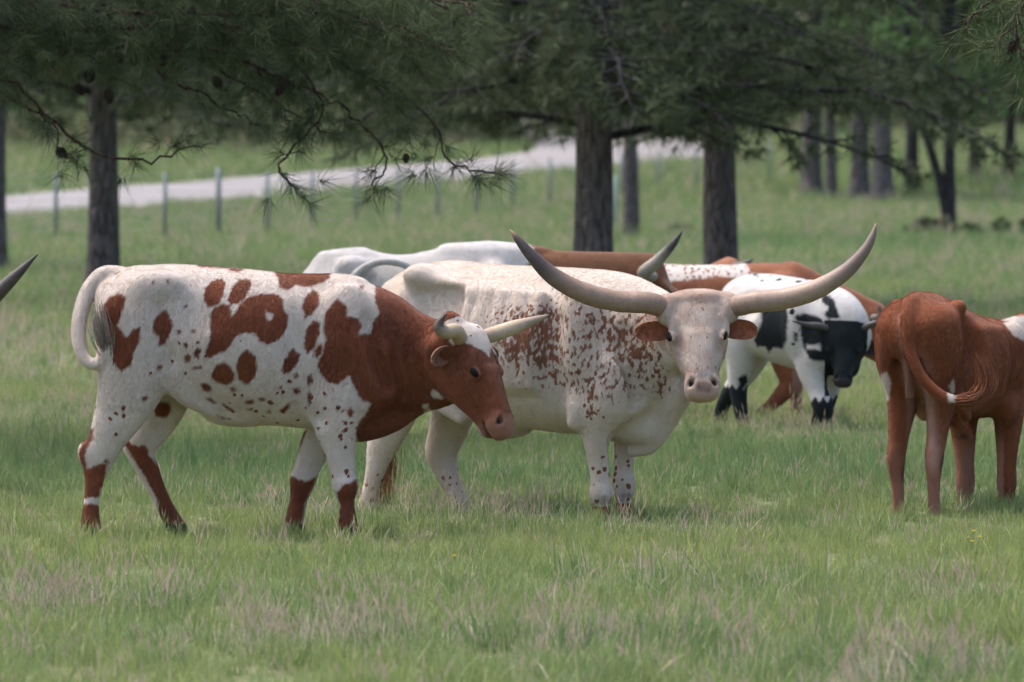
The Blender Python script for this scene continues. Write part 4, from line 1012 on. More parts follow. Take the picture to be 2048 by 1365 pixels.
A_PATCH = [
    Z1([(258, 290), (285, 255), (330, 235), (362, 255), (352, 300), (340, 340), (325, 385), (365, 435), (395, 400), (425, 390), (428, 440), (400, 500), (385, 560), (345, 590), (320, 580), (310, 545), (290, 588), (265, 570), (275, 500), (262, 420), (262, 340)]),
    Z1([(485, 360), (510, 330), (540, 308), (562, 350), (575, 385), (555, 430), (540, 465), (510, 478), (508, 430), (482, 410)]),
    Z1([(710, 270), (715, 215), (745, 185), (790, 170), (808, 195), (800, 250), (775, 290), (735, 300)]),
    Z1([(815, 270), (840, 210), (870, 178), (915, 178), (925, 205), (905, 250), (870, 285), (835, 288)]),
    Z1([(740, 340), (760, 300), (800, 285), (832, 290), (838, 340), (870, 300), (900, 260), (960, 240), (1030, 238), (1070, 265), (1075, 310), (1095, 340), (1090, 390), (1060, 440), (1010, 465), (965, 450), (950, 420), (890, 415), (850, 440), (820, 490), (770, 510), (735, 530), (722, 500), (740, 450), (745, 400)]),
    Z1([(748, 600), (770, 560), (805, 545), (830, 560), (852, 600), (850, 630), (815, 655), (775, 640), (750, 625)]),
    Z1([(860, 570), (870, 520), (905, 488), (945, 515), (958, 570), (940, 620), (905, 650), (870, 625)]),
    Z1([(690, 650), (720, 640), (745, 655), (748, 680), (715, 682)]),
    Z1([(1065, 580), (1080, 530), (1115, 485), (1148, 510), (1140, 550), (1105, 590), (1075, 600)]),
    Z1([(1155, 300), (1170, 250), (1205, 222), (1232, 245), (1230, 300), (1200, 330), (1170, 355)]),
    Z1([(1162, 470), (1175, 400), (1205, 360), (1238, 365), (1235, 420), (1210, 480), (1180, 510)]),
    Z1([(1205, 520), (1225, 470), (1250, 462), (1248, 500), (1225, 530)]),
    Z1([(1005, 120), (1080, 128), (1180, 130), (1290, 140), (1270, 178), (1210, 205), (1165, 212), (1120, 205), (1090, 228), (1050, 215), (1045, 180)]),
    Z1([(650, 90), (790, 95), (840, 122), (800, 130), (680, 124)]), Z1([(812, 125), (885, 132), (870, 148), (820, 140)]),
    Z1([(625, 525), (640, 508), (658, 520), (650, 550), (628, 550)]), Z1([(668, 500), (685, 480), (702, 495), (690, 530), (668, 528)]),
    Z1([(593, 408), (608, 400), (616, 414), (602, 424)]), Z1([(622, 465), (636, 455), (645, 470), (632, 484)]), Z1([(655, 405), (672, 396), (680, 408), (664, 416)]),
    Z1([(500, 568), (520, 558), (526, 572), (508, 582)]), Z1([(475, 188), (490, 178), (492, 192)]), Z1([(540, 180), (556, 172), (552, 192)]), Z1([(297, 152), (318, 148), (318, 160)]), Z1([(620, 298), (636, 290), (636, 304)]),
    Z1([(655, 572), (700, 562), (705, 576), (668, 582)]), Z1([(430, 712), (455, 700), (458, 716), (434, 728)]),
    Z1([(830, 665), (850, 655), (862, 675), (842, 682)]), Z1([(895, 725), (930, 716), (938, 738), (900, 742)]), Z1([(955, 712), (985, 706), (990, 720), (962, 726)]), Z1([(900, 762), (930, 758), (930, 774)]),
    Z1([(790, 735), (820, 750), (852, 778), (835, 780), (800, 755)]), Z1([(710, 712), (740, 712), (768, 735), (748, 738)]), Z1([(760, 790), (800, 800), (830, 812), (780, 808)]),
    Z1([(1045, 660), (1068, 655), (1064, 670)]), Z1([(1115, 605), (1135, 592), (1140, 610), (1122, 620)]), Z1([(1115, 670), (1145, 660), (1150, 685), (1125, 692)]), Z1([(1178, 610), (1200, 600), (1205, 640), (1185, 650)]),
    Z1([(1050, 770), (1080, 745), (1110, 720), (1095, 760), (1070, 785)]), Z1([(1180, 690), (1192, 672), (1196, 735), (1184, 745)]), Z1([(990, 775), (1006, 768), (1010, 785)]),
    A_NECK := Z2([(205, 560), (225, 500), (240, 440), (228, 390), (240, 320), (290, 262), (330, 290), (335, 340), (385, 350), (402, 385), (380, 430), (410, 420), (440, 420), (450, 370), (480, 330), (460, 280), (455, 200), (530, 200), (760, 260), (1300, 260), (1300, 960), (880, 960), (700, 760), (640, 838), (560, 905), (500, 955), (430, 975), (378, 930), (372, 850), (400, 800), (420, 780), (445, 735), (400, 715), (375, 670), (345, 605), (300, 645), (250, 640), (215, 600)]),
    Z2([(336, 770), (350, 750), (365, 770), (358, 795), (340, 798)]), Z2([(250, 885), (262, 878), (264, 898), (252, 900)]), Z2([(234, 925), (248, 920), (246, 945), (236, 945)]), Z2([(312, 815), (326, 812), (322, 825)]), Z2([(386, 206), (408, 206), (404, 222), (390, 220)]),
    Z2([(236, 690), (246, 694), (240, 708)]), Z2([(266, 668), (280, 670), (272, 684)]), Z2([(308, 768), (320, 762), (318, 778)]), Z2([(312, 860), (326, 855), (324, 872)])]
A_PALE_HOLES = [Z1([(990, 315), (1025, 330), (1020, 355), (1000, 358)]), Z2([(712, 682), (735, 678), (768, 715), (740, 722), (715, 705)]), Z2([(672, 745), (700, 742), (700, 765), (678, 768)])]
A_BLAZE = [Z2([(835, 375), (870, 362), (960, 366), (1000, 390), (1018, 440), (1024, 510), (1032, 560), (1008, 520), (985, 488), (975, 522), (945, 495), (900, 472), (845, 455)]), Z2([(1045, 625), (1060, 640), (1062, 660), (1048, 645)])]
A_NEAR = [Z1([(150, 985), (165, 965), (182, 1040), (215, 1018), (272, 1005), (262, 1060), (240, 1140), (234, 1162), (155, 1168), (140, 1060)]), Z1([(140, 1195), (200, 1190), (245, 1205), (245, 1360), (140, 1360)]), Z1([(140, 960), (185, 850), (212, 848), (205, 900), (180, 940), (165, 985), (150, 1010)]), Z1([(255, 1000), (275, 985), (280, 1005), (265, 1020)]),
          Z2([(285, 1145), (315, 1105), (345, 1095), (380, 1075), (385, 1360), (280, 1360), (300, 1200)])]
A_FAR = [Z1([(330, 895), (360, 930), (400, 945), (430, 935), (450, 990), (490, 1040), (530, 1080), (570, 1140), (640, 1270), (650, 1370), (500, 1370), (480, 1180), (400, 1040), (335, 940)]), Z1([(465, 770), (490, 738), (540, 740), (552, 775), (525, 812), (480, 808)]),
         Z1([(1060, 1110), (1090, 1080), (1120, 1090), (1160, 1105), (1215, 1080), (1160, 1200), (1130, 1360), (1040, 1360)]), Z1([(1130, 880), (1165, 870), (1150, 920), (1130, 960), (1115, 1010), (1100, 1060), (1090, 1060)])]
def usd(X, R, polys):
    d = np.full(len(X), -60.0)
    for p in polys: d = np.maximum(d, poly_sd(X, R, p))
    return d
def paint_A(H, L, ha, hf, hl):
    def paint(X, R, Y, N, A):
        lowleg = (R > 862)
        near = Y < 0
        red = usd(X, R, A_PATCH)
        # on the off side the same patches lie shifted and flipped, as no coat is symmetric
        red2 = usd(X + 22 * np.sin(R / 31.0) + 12, R + 16 * np.sin(X / 37.0), A_PATCH[:14] + [A_NECK])
        red = np.where((Y > 25) & (N[:, 1] > -.2) & (X < 880), red2, red)
        nr = usd(X, R, A_NEAR); fr = usd(X, R, A_FAR)
        red = np.where(lowleg, -60, red); red = np.maximum(red, np.where(near, nr, fr) * np.where(R > 840, 1, 0) - np.where(R > 840, 0, 60))
        red = np.maximum(red, np.where(~near & (R > 790) & (X < 380) & (Y > 20), fr, -60))
        tail = (X < 186) & (R < 745); red = np.where(tail, -60, red)
        red = np.where((X < 232) & (R > 690) & (R < 745) & (Y < -70), -60, red)
        neckb = usd(X, R, [A_NECK]); red = np.where((R > 800) & (X > 700), np.maximum(red, neckb), red)
        hole = usd(X, R, A_PALE_HOLES); red = np.minimum(red, -hole)
        P = np.stack([X, Y, -R], -1) - H(0, 0, 0); u = P @ ha / L; v = P @ hl / L; w = P @ hf / L
        hd = (X > 880) & (u > -.15) & (u < 1.2) & (np.abs(v) < .34)
        bl = usd(X, R, A_BLAZE); bl = np.maximum(bl, L * np.minimum(.10 - u, w + .17))
        red = np.where(hd & (N @ hf > -.5), np.minimum(red, -bl), red)
        A['red'][:] = red
        # specks
        sp = np.zeros(len(X))
        sp = np.maximum(sp, .50 * np.exp(-((X - 570) / 150) ** 2 - ((R - 800) / 50) ** 2))
        sp = np.maximum(sp, .62 * np.exp(-((X - 675) / 50) ** 2 - ((R - 880) / 70) ** 2)); sp = np.maximum(sp, .6 * np.exp(-((X - 690) / 40) ** 2 - ((R - 950) / 40) ** 2))
        sp = np.maximum(sp, .26 * np.exp(-((X - 380) / 160) ** 2 - ((R - 700) / 120) ** 2)); sp = np.maximum(sp, .40 * np.exp(-((X - 230) / 60) ** 2 - ((R - 820) / 60) ** 2))
        sp = np.where(hd & (red < 0), .3, sp)
        A['spk'][:] = sp; A['roan'][:] = np.where(hd, .3, 0)
        # muzzle skin, hooves, grime
        A['pale'][:] = np.where(hd, np.clip((u - .78) / .20, 0, 1) * .42, 0)
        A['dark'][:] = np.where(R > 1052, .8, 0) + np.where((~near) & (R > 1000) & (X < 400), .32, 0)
        A['dark'][:] = np.maximum(A['dark'], np.where(hd & (u > .88) & (w < -.22), .38, 0))
        # nostril and mouth interior
    return paint
c, mat, H = build_A()
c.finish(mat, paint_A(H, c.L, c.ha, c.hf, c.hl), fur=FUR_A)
# ---- B: big white steer with red flecks, standing three-quarter, head on to the viewer
class Frame:
    """body frame turned by phi: s forward, t to the animal's left"""
    def __init__(s, X0, phi, persp=None):
        s.X0 = X0; s.c = math.cos(phi); s.n = math.sin(phi)
    def __call__(s, a, t, row): return (s.X0 + a * s.c + t * s.n, row, -a * s.n + t * s.c)
    @property
    def side(s): return (s.n, s.c, 0)
def px(p): return (p[0], -p[2], p[1])
def build_B():
    c = Cow('longhorn_steer', 'big white longhorn steer with red flecks and wide upswept horns', HERD, 1060, 29.1, (700, -470, 490), (1470, 330, 1062), 4.1)
    B = Frame(1058, math.radians(34)); S = B.side
    tor = [(-306, 568, 672, 52), (-262, 534, 740, 92), (-205, 521, 800, 106), (-120, 528, 834, 114), (-30, 532, 852, 128), (60, 534, 862, 130), (150, 538, 866, 112), (215, 548, 872, 94), (262, 576, 876, 74)]
    c.ch([B(t[0], 0, (t[1] + t[2]) / 2) for t in tor], [t[3] for t in tor], [(t[2] - t[1]) / 2 for t in tor], S, 0)
    # neck, dewlap and brisket
    c.ch([B(200, 0, 700), B(262, 0, 690), B(310, -4, 674), (1356, 664, -232)], [96, 84, 66, 48], [146, 122, 96, 62], S, 30)
    c.ch([B(225, 4, 838), B(275, 8, 850), B(312, 10, 822), (1358, 772, -215)], [52, 34, 24, 22], [40, 34, 32, 28], S, 24)
    # legs
    leg(c, [B(-268, -60, 640), B(-262, -64, 730), B(-276, -62, 800), B(-300, -58, 858), B(-322, -56, 902), B(-336, -55, 945), B(-350, -55, 990), B(-360, -55, 1022), B(-362, -55, 1050)],
        [48, 46, 38, 30, 23, 18, 15, 18, 20], [86, 78, 56, 42, 33, 22, 17, 19, 21], S)
    leg(c, [B(-258, 60, 640), B(-228, 64, 735), B(-222, 60, 812), B(-236, 57, 868), B(-252, 56, 916), B(-236, 55, 958), B(-216, 55, 996), B(-202, 55, 1020), B(-192, 55, 1040)],
        [48, 46, 40, 32, 25, 19, 16, 19, 20], [86, 76, 52, 42, 35, 25, 19, 20, 22], S)
    leg(c, [B(222, -74, 720), B(214, -76, 800), B(206, -66, 862), B(204, -58, 910), B(206, -55, 955), B(207, -55, 978), B(206, -55, 1005), B(206, -55, 1030), B(210, -55, 1050)],
        [38, 34, 25, 19.5, 17.5, 21, 14, 17, 19], [82, 60, 34, 23, 20, 24, 15.5, 18, 20], S)
    leg(c, [B(205, 66, 760), B(196, 66, 830), B(190, 60, 890), B(188, 56, 938), B(190, 55, 965), B(190, 55, 1000), B(190, 55, 1026), B(194, 55, 1044)],
        [34, 25, 19.5, 17.5, 21, 14, 17, 19], [58, 35, 23, 20, 24, 15.5, 18, 20], S)
    # bones: hooks, pins, loin shelf, shoulder, elbow, ribs
    for sg in (-1, 1):
        c.el(B(-206, 84 * sg, 552), (34, 26, 22), 40); c.el(B(-306, 44 * sg, 592), (20, 18, 22), 18)
        c.ch([B(-196, 88 * sg, 560), B(-130, 92 * sg, 566), B(-70, 92 * sg, 570), B(-10, 88 * sg, 574)], [11, 10, 7, 4], [8, 7, 5, 3], S, 40)
        c.el(B(-140, 142 * sg, 608), (84, 28, 28), 60, 'sub', M=[[B.c, -B.n, 0], [B.n, B.c, 0], [0, 0, 1]])
        c.el(B(190, 96 * sg, 650), (44, 34, 96), 34); c.el(B(252, 62 * sg, 780), (46, 36, 50), 30)
        c.el(B(172, 92 * sg, 812), (34, 26, 40), 20); c.el(B(-245, 78 * sg, 670), (56, 32, 84), 30)
        c.el(B(-318, 58 * sg, 905), (12, 12, 18), 12) if sg < 0 else c.el(B(-272, 58, 908), (12, 12, 18), 12)
        for q in range(5):
            rs = -70 + q * 42
            c.ch([B(rs + 6, 112 * sg, 585), B(rs, 133 * sg, 660), B(rs - 18, 122 * sg, 760)], [4, 5, 3], [6, 7, 5], S, 40)
    for sg in (-1, 1):
        c.ch([B(142, 130 * sg, 640), B(134, 130 * sg, 740), B(148, 112 * sg, 820)], [9, 11, 9], [10, 12, 10], S, 40, 'sub')    # behind the shoulder
        c.ch([B(-196, 112 * sg, 640), B(-176, 108 * sg, 710), B(-176, 92 * sg, 770)], [9, 11, 9], [10, 12, 10], S, 26, 'sub')
        c.ch([B(236, 66 * sg, 850), B(232, 52 * sg, 890), B(214, 30 * sg, 900)], [7, 8, 7], [7, 8, 7], S, 14, 'sub')            # crease of leg and brisket
        for q in range(4):
            c.ch([B(276 + q * 17, (86 - q * 5) * sg - q * 2, 650 + q * 6), B(270 + q * 18, (88 - q * 5) * sg - q * 2, 720), B(284 + q * 14, (64 - q * 3) * sg, 800 - q * 8)], [4, 4.5, 4], [4, 4.5, 4], S, 20, 'sub')   # loose skin of the neck
    c.ch([B(330, 8, 770), B(322, 10, 830), B(286, 10, 884), B(240, 6, 898)], [8, 9, 10, 13], [14, 17, 14, 10], S, 14)           # dewlap edge
    c.ch([B(-215, -70, 745), B(-180, -66, 800), B(-130, -50, 836)], [16, 14, 18], [24, 18, 14], S, 24)
    c.el(B(-60, 0, 858), (54, 44, 22), 26)
    # tail hanging straight down
    c.ch([B(-306, 0, 572), B(-330, 0, 590), B(-340, -4, 650), B(-340, -10, 740), B(-342, -14, 830), B(-344, -14, 890)], [18, 15, 12, 10, 9, 8], [18, 15, 12, 10, 9, 8], S, 12)
    a = np.array([.045, -.40, -.915]); f = np.array([.02, -.915, .40])
    c.head((1385, 580, -300), a, f, 200, 1.14); c.eyes()
    H = c.H
    c.f.ell(H(.02, 0, -.08), (.32 * c.L, .07 * c.L, .09 * c.L), .05 * c.L, M=np.stack([c.hl, c.ha, c.hf]))          # broad poll between the horns
    for sg in (-1, 1): c.f.ell(H(.11, sg * .315, -.13), (.10 * c.L, .145 * c.L, .15 * c.L), .07 * c.L, M=np.stack([c.hl, c.ha, c.hf]))
    mat = coat_mat('coat_white_red_flecks', (.62, .545, .48), (.22, .078, .034), roan_scale=(52, 52, 34), spot_scale=32, pink=(.33, .205, .15))
    hm = horn_mat('horn_pinkish', (.24, .158, .12), (.265, .18, .13), (.065, .05, .047), (.36, .2, .11))
    hm2 = horn_mat('horn_pinkish_light', (.24, .158, .12), (.30, .21, .155), (.18, .128, .11), (.36, .22, .13))
    lb = px(H(.105, -.27, -.15)); rb = px(H(.105, .27, -.15))
    c.horn([lb, (1290, 598, -312), (1230, 594, -322), (1165, 578, -338), (1105, 546, -352), (1062, 505, -358), (1037, 476, -358), (1020, 455, -356)], [21, 21.5, 21, 20.5, 17.5, 12, 7.5, 1.2], hm, 60)
    c.horn([rb, (1490, 597, -312), (1550, 590, -322), (1612, 572, -338), (1668, 538, -352), (1704, 500, -360), (1722, 468, -360), (1729, 443, -358)], [21, 21.5, 21, 19.5, 15.5, 11, 7, 1.2], hm2, 60)
    mE = ear_mat('ear_red', (.17, .05, .028), (.33, .115, .06))
    c.ear(c.earbase(.30, -.19, -1), np.array([-1, .05, -.02]), np.array([-.05, -1, -.12]), 82, 22, mE, .04, .6)
    c.ear(c.earbase(.30, -.19, 1), np.array([1, .05, -.02]), np.array([.05, -1, -.12]), 74, 22, mE, .04, .6)
    tq = B(-344, -14, 870)
    c.switch([tq, (tq[0] + 2, 920, tq[2]), (tq[0] - 2, 980, tq[2] - 4), (tq[0] + 2, 1022, tq[2] - 6)], 170, 6, 24, .8, hair_mat('switch_rust', (.22, .085, .04), (.40, .20, .11)), 2)
    return c, mat, H, B
B_ROAN = [(965, 640), (990, 612), (1030, 598), (1080, 594), (1120, 590), (1140, 620), (1138, 660), (1145, 700), (1140, 740), (1115, 772), (1090, 765), (1060, 745), (1020, 735), (1000, 745), (975, 700), (960, 670)]
B_DENSE = [(990, 640), (1030, 615), (1070, 620), (1080, 660), (1070, 700), (1090, 715), (1120, 735), (1110, 765), (1080, 745), (1040, 725), (1000, 735), (1000, 690)]
B_NECK = [(1150, 600), (1200, 590), (1300, 640), (1330, 660), (1330, 740), (1350, 780), (1320, 775), (1290, 750), (1240, 745), (1200, 700), (1160, 660)]
B_THROAT = [(1290, 720), (1318, 728), (1326, 770), (1322, 800), (1305, 775)]
B_LEGF = [(1160, 770), (1180, 735), (1200, 760), (1200, 830), (1170, 840), (1155, 800)]
B_SHOULDER = [(1085, 520), (1180, 560), (1200, 640), (1150, 700), (1120, 600)]
def paint_B(H, L, ha, hf, hl):
    def paint(X, R, Y, N, A):
        near = N[:, 1] < .6
        sm = lambda p, w: np.clip(poly_sd(X, R, p) / w + .5, 0, 1)
        ro = np.maximum.reduce([1.0 * sm(B_ROAN, 70), 1.10 * sm(B_DENSE, 50), .95 * sm(B_NECK, 80), 1.10 * sm(B_THROAT, 24), .95 * sm(B_LEGF, 40), .90 * sm(B_SHOULDER, 90), .70 * sm([(960, 590), (1340, 590), (1345, 790), (1180, 800), (1000, 770)], 60)])
        P = np.stack([X, Y, -R], -1) - H(0, 0, 0); u = P @ ha / L; v = P @ hl / L; w = P @ hf / L
        hd = (u > -.15) & (u < 1.2) & (np.abs(v) < .48) & (w > -.42) & (X > 1290)
        ro = np.where(hd, .34 + .5 * np.exp(-(v / .06) ** 2 - ((u - .08) / .16) ** 2) + .28 * np.exp(-((u - .8) / .1) ** 2), ro)
        ro = np.where(near | hd, ro, .35 * np.exp(-((X - 1200) / 150) ** 2))
        A['roan'][:] = ro
        A['spk'][:] = np.maximum.reduce([.85 * sm(B_LEGF, 30), .8 * np.clip((R - 880) / 60, 0, 1) * (X > 1100) , .5 * np.clip((R - 900) / 60, 0, 1) * (X < 1100), .3 * sm(B_ROAN, 160)])
        A['dark'][:] = 0
        A['pale'][:] = np.where(hd, np.clip((u - .85) / .05, 0, 1) * .48 + .50 + .18 * np.sin(u * 21) * np.sin(v * 17 + 1) + .40 * np.exp(-(u / .14) ** 2) + .25 * np.exp(-((u - .80) / .05) ** 2) + .25 * np.exp(-((np.abs(v) - .2) / .05) ** 2 - ((u - .52) / .08) ** 2), 0)
        eye = np.exp(-((u - .44) / .085) ** 2 - ((np.abs(v) - .23) / .075) ** 2); A['pale'][:] = np.maximum(A['pale'], np.where(hd, 1.05 * eye, 0))
        A['red'][:] = np.where((R > 1000) & (X > 1100), (R - 992) * .5, -60)
        A['dark'][:] = np.where(R > 1036, .8, 0) + np.where((X > 1100), .46 * np.exp(-((R - 992) / 18) ** 2), 0)
        A['dark'][:] = np.maximum(A['dark'], np.where(hd & (w > -.22), .52 * np.exp(-(v / .10) ** 4 - ((u - .965) / .07) ** 4), 0))
    return paint
c, mat, H, BF = build_B()
c.finish(mat, paint_B(H, c.L, c.ha, c.hf, c.hl), fur=FUR_B)
# ---- F: red calf seen from behind, walking away to the right
def build_F():
    c = Cow('longhorn_calf', 'plain red calf seen from behind at the right edge, tail swung to the right', HERD, 1850, 29.1, (1735, -110, 560), (2230, 560, 1055), 3.9)
    th = math.radians(62); fx, fy = .47, .88; rx, ry = .88, -.47
    G = lambda s, t, row: (1832 + s * fx + t * rx, row, s * fy + t * ry)
    S = (rx, ry, 0)
    tor = [(-30, 612, 690, 38), (-6, 589, 745, 64), (45, 584, 785, 70), (110, 600, 812, 70), (190, 620, 834, 80), (270, 638, 846, 82), (340, 650, 850, 72), (400, 668, 842, 58)]
    c.ch([G(t[0], 0, (t[1] + t[2]) / 2) for t in tor], [t[3] for t in tor], [(t[2] - t[1]) / 2 for t in tor], S, 0)
    c.ch([G(350, 0, 742), G(410, 6, 730), G(470, 10, 712), G(520, 16, 690)], [58, 46, 38, 34], [92, 80, 66, 54], S, 26)
    leg(c, [G(8, -38, 650), G(14, -40, 720), G(24, -38, 780), G(6, -37, 840), G(-8, -36, 885), G(-20, -35, 922), G(-14, -35, 960), G(-8, -35, 1000), G(-4, -35, 1022), G(4, -35, 1046)],
        [40, 39, 32, 22, 17, 16, 12.5, 11, 14, 15], [72, 70, 54, 35, 28, 26, 17, 14, 15, 16], S)
    leg(c, [G(12, 40, 650), G(20, 41, 720), G(34, 40, 780), G(26, 38, 840), G(16, 37, 885), G(6, 37, 922), G(6, 36, 960), G(8, 36, 1000), G(12, 36, 1022), G(20, 36, 1046)],
        [40, 39, 32, 22, 17, 16, 12.5, 11, 14, 15], [72, 70, 54, 35, 28, 26, 17, 14, 15, 16], S)
    leg(c, [G(345, -46, 760), G(342, -46, 835), G(340, -44, 900), G(340, -42, 950), G(342, -42, 985), G(342, -42, 1020), G(346, -42, 1050), G(350, -42, 1068)],
        [36, 30, 23, 19, 20, 14, 16, 17], [60, 42, 27, 21, 22, 15, 16, 17], S)
    leg(c, [G(352, 50, 760), G(350, 52, 835), G(348, 50, 900), G(348, 48, 950), G(348, 48, 985), G(348, 48, 1020), G(350, 48, 1050), G(354, 48, 1068)],
        [36, 30, 23, 19, 20, 14, 16, 17], [60, 42, 27, 21, 22, 15, 16, 17], S)
    for sg in (-1, 1):
        c.el(G(58, 66 * sg, 616), (17, 17, 16), 18); c.el(G(-26, 29 * sg, 640), (13, 13, 16), 14); c.el(G(16, 56 * sg, 690), (34, 40, 70), 26)
        c.el(G(118, 86 * sg, 686), (40, 36, 56), 34, 'sub'); c.el(G(345, 62 * sg, 725), (36, 36, 74), 30); c.el(G(310, 64 * sg, 830), (26, 24, 30), 18)
        for q in range(3):
            rs = 170 + q * 46; c.ch([G(rs + 4, 66 * sg, 670), G(rs, 78 * sg, 720), G(rs - 14, 74 * sg, 790)], [3, 4, 3], [5, 6, 4], S, 44)
        c.el(G(-26 if sg < 0 else 2, 36 * sg, 905), (11, 11, 18), 10)
    c.ch([G(-40, 0, 640), G(-44, 0, 720), G(-30, 0, 790)], [5, 6, 7], [14, 16, 20], S, 16)
    c.ch([G(-40, 0, 690), G(-52, 0, 760), G(-40, 0, 830)], [7, 9, 10], [20, 26, 26], S, 10) if False else None
    c.f.ell(np.array([G(-62, 0, 0)[0], G(-62, 0, 0)[2], -790.]), (9, 9, 80), 12, 'sub')
    c.ch([G(60, -40, 745), G(95, -48, 800), G(140, -44, 836)], [12, 12, 14], [22, 18, 14], S, 20); c.ch([G(60, 44, 745), G(95, 52, 800), G(140, 46, 836)], [12, 12, 14], [22, 18, 14], S, 20)
    for sg in (-1, 1):
        c.ch([G(20, 66 * sg, 660), G(44, 76 * sg, 720), G(62, 64 * sg, 780)], [7, 8, 7], [8, 9, 8], S, 20, 'sub')
        c.ch([G(-34, 16 * sg, 660), G(-44, 20 * sg, 730), G(-40, 18 * sg, 800)], [5, 6, 5], [6, 7, 6], S, 16, 'sub')
    # sheath under the belly
    c.ch([G(205, 0, 850), G(240, 0, 872), G(262, 0, 884)], [16, 15, 10], [20, 18, 12], S, 12)
    # tail: down the rump then swung right, ending in a bushy switch
    c.ch([G(6, 0, 598), (1814, 608, -34), (1810, 650, -62), (1816, 700, -72), (1836, 748, -84), (1868, 782, -92), (1900, 797, -96), (1926, 798, -92)],
         [14, 13, 12, 12, 11, 11, 11, 12], [14, 13, 12, 12, 11, 11, 11, 12], (0, 1, 0), 10)
    a = np.array([.55, .55, -.63]); f = np.array([.45, .45, .77])
    p = G(535, 16, 655); c.head(p, a, f, 180, .95); c.eyes(); H = c.H
    mat = coat_mat('coat_red_calf', WHITE, (.215, .062, .021), edge=7)
    hm = horn_mat('calf_horn', (.3, .25, .2), (.3, .25, .2), (.08, .07, .06), (.05, .05, .05))
    for sg in (-1, 1): c.horn([px(H(.05, .24 * sg, -.12)), px(H(.0, .34 * sg, -.12)), px(H(-.06, .42 * sg, -.10))], [10, 8, 1.5], hm, 16)
    mE = ear_mat('ear_red_calf', (.15, .05, .03), (.26, .09, .05))
    for sg in (-1, 1): c.ear(c.earbase(.18, -.2, sg), c.hl * sg - c.ha * .1, c.hf, 70, 20, mE)
    c.switch([(1915, 799, -94), (1945, 795, -92), (1966, 770, -90), (1962, 738, -90), (1946, 708, -88)], 260, 9, 12, .9, hair_mat('switch_red', (.14, .045, .02), (.26, .10, .05)), 4)
    return c, mat, H, G
def paint_F(G):
    def paint(X, R, Y, N, A):
        red = np.full(len(X), 30.0)
        w1 = poly_sd(X, R, [(1762, 748), (1772, 742), (1782, 765), (1778, 800), (1768, 808), (1762, 790)])
        w2 = poly_sd(X, R, [(1895, 770), (1905, 755), (1910, 775), (1905, 790)]); w3 = poly_sd(X, R, [(2030, 655), (2050, 645), (2100, 645), (2110, 690), (2070, 690), (2050, 680)])
        w4 = np.where(Y < -80, poly_sd(X, R, [(1886, 778), (1896, 776), (1902, 800), (1890, 802)]), -60)
        red = np.minimum.reduce([red, -w1, -w2, -w3, -w4]); A['red'][:] = red
        # paler insides of the thighs and legs
        ss = lambda v, a, b: np.clip((v - a) / (b - a), 0, 1) ** 2 * (3 - 2 * np.clip((v - a) / (b - a), 0, 1))
        tp = [(1814, 608), (1810, 650), (1816, 700), (1836, 748), (1868, 782), (1900, 797), (1926, 798)]; dt = np.full(len(X), 1e9)
        for a_, b_ in zip(tp[:-1], tp[1:]):
            e0, e1 = b_[0] - a_[0], b_[1] - a_[1]; t_ = np.clip(((X - a_[0]) * e0 + (R - a_[1]) * e1) / (e0 * e0 + e1 * e1), 0, 1); dt = np.minimum(dt, np.hypot(X - a_[0] - t_ * e0, R - a_[1] - t_ * e1))
        tail = (Y < -52) & (dt < 15)
        inner = np.exp(-((X - (1800 + (R - 640) * .12)) / 9) ** 2) * ss(R, 610, 650) * (1 - ss(R, 800, 840))
        in2 = np.exp(-((X - (1836 + np.clip(R - 700, 0, 200) * .14)) / 16) ** 2) * ss(R, 680, 760) * (1 - ss(R, 930, 990)); in3 = np.exp(-((X - 1823) / 9) ** 2) * ss(R, 720, 800) * (1 - ss(R, 900, 960))
        in4 = ss(R, 860, 930) * ss(X, 1884, 1892)
        A['pale'][:] = np.clip(np.maximum.reduce([.7 * inner, .8 * in2, .65 * in3, .45 * ss(R, 860, 1000), in4 * .42]), 0, .85) * (X < 2030) * ~tail
        dk = np.where(R > 1040, .8, 0); tuft = np.maximum(np.exp(-((X - 1806) / 9) ** 2 - ((R - 945) / 30) ** 2), np.exp(-((X - (1888 - (R - 900) * .18)) / 8) ** 2 - ((R - 925) / 30) ** 2))
        tuft = np.where(X < 1900, tuft, 0)
        nav = np.exp(-((X - 1945) / 16) ** 2 - ((R - 885) / 12) ** 2) + np.exp(-((X - 1912) / 20) ** 2 - ((R - 855) / 9) ** 2)
        A['dark'][:] = np.maximum.reduce([dk, tuft * .62, .6 * nav])
    return paint
c, mat, H, G_ = build_F()
c.finish(mat, paint_F(G_), fur=FUR_F)
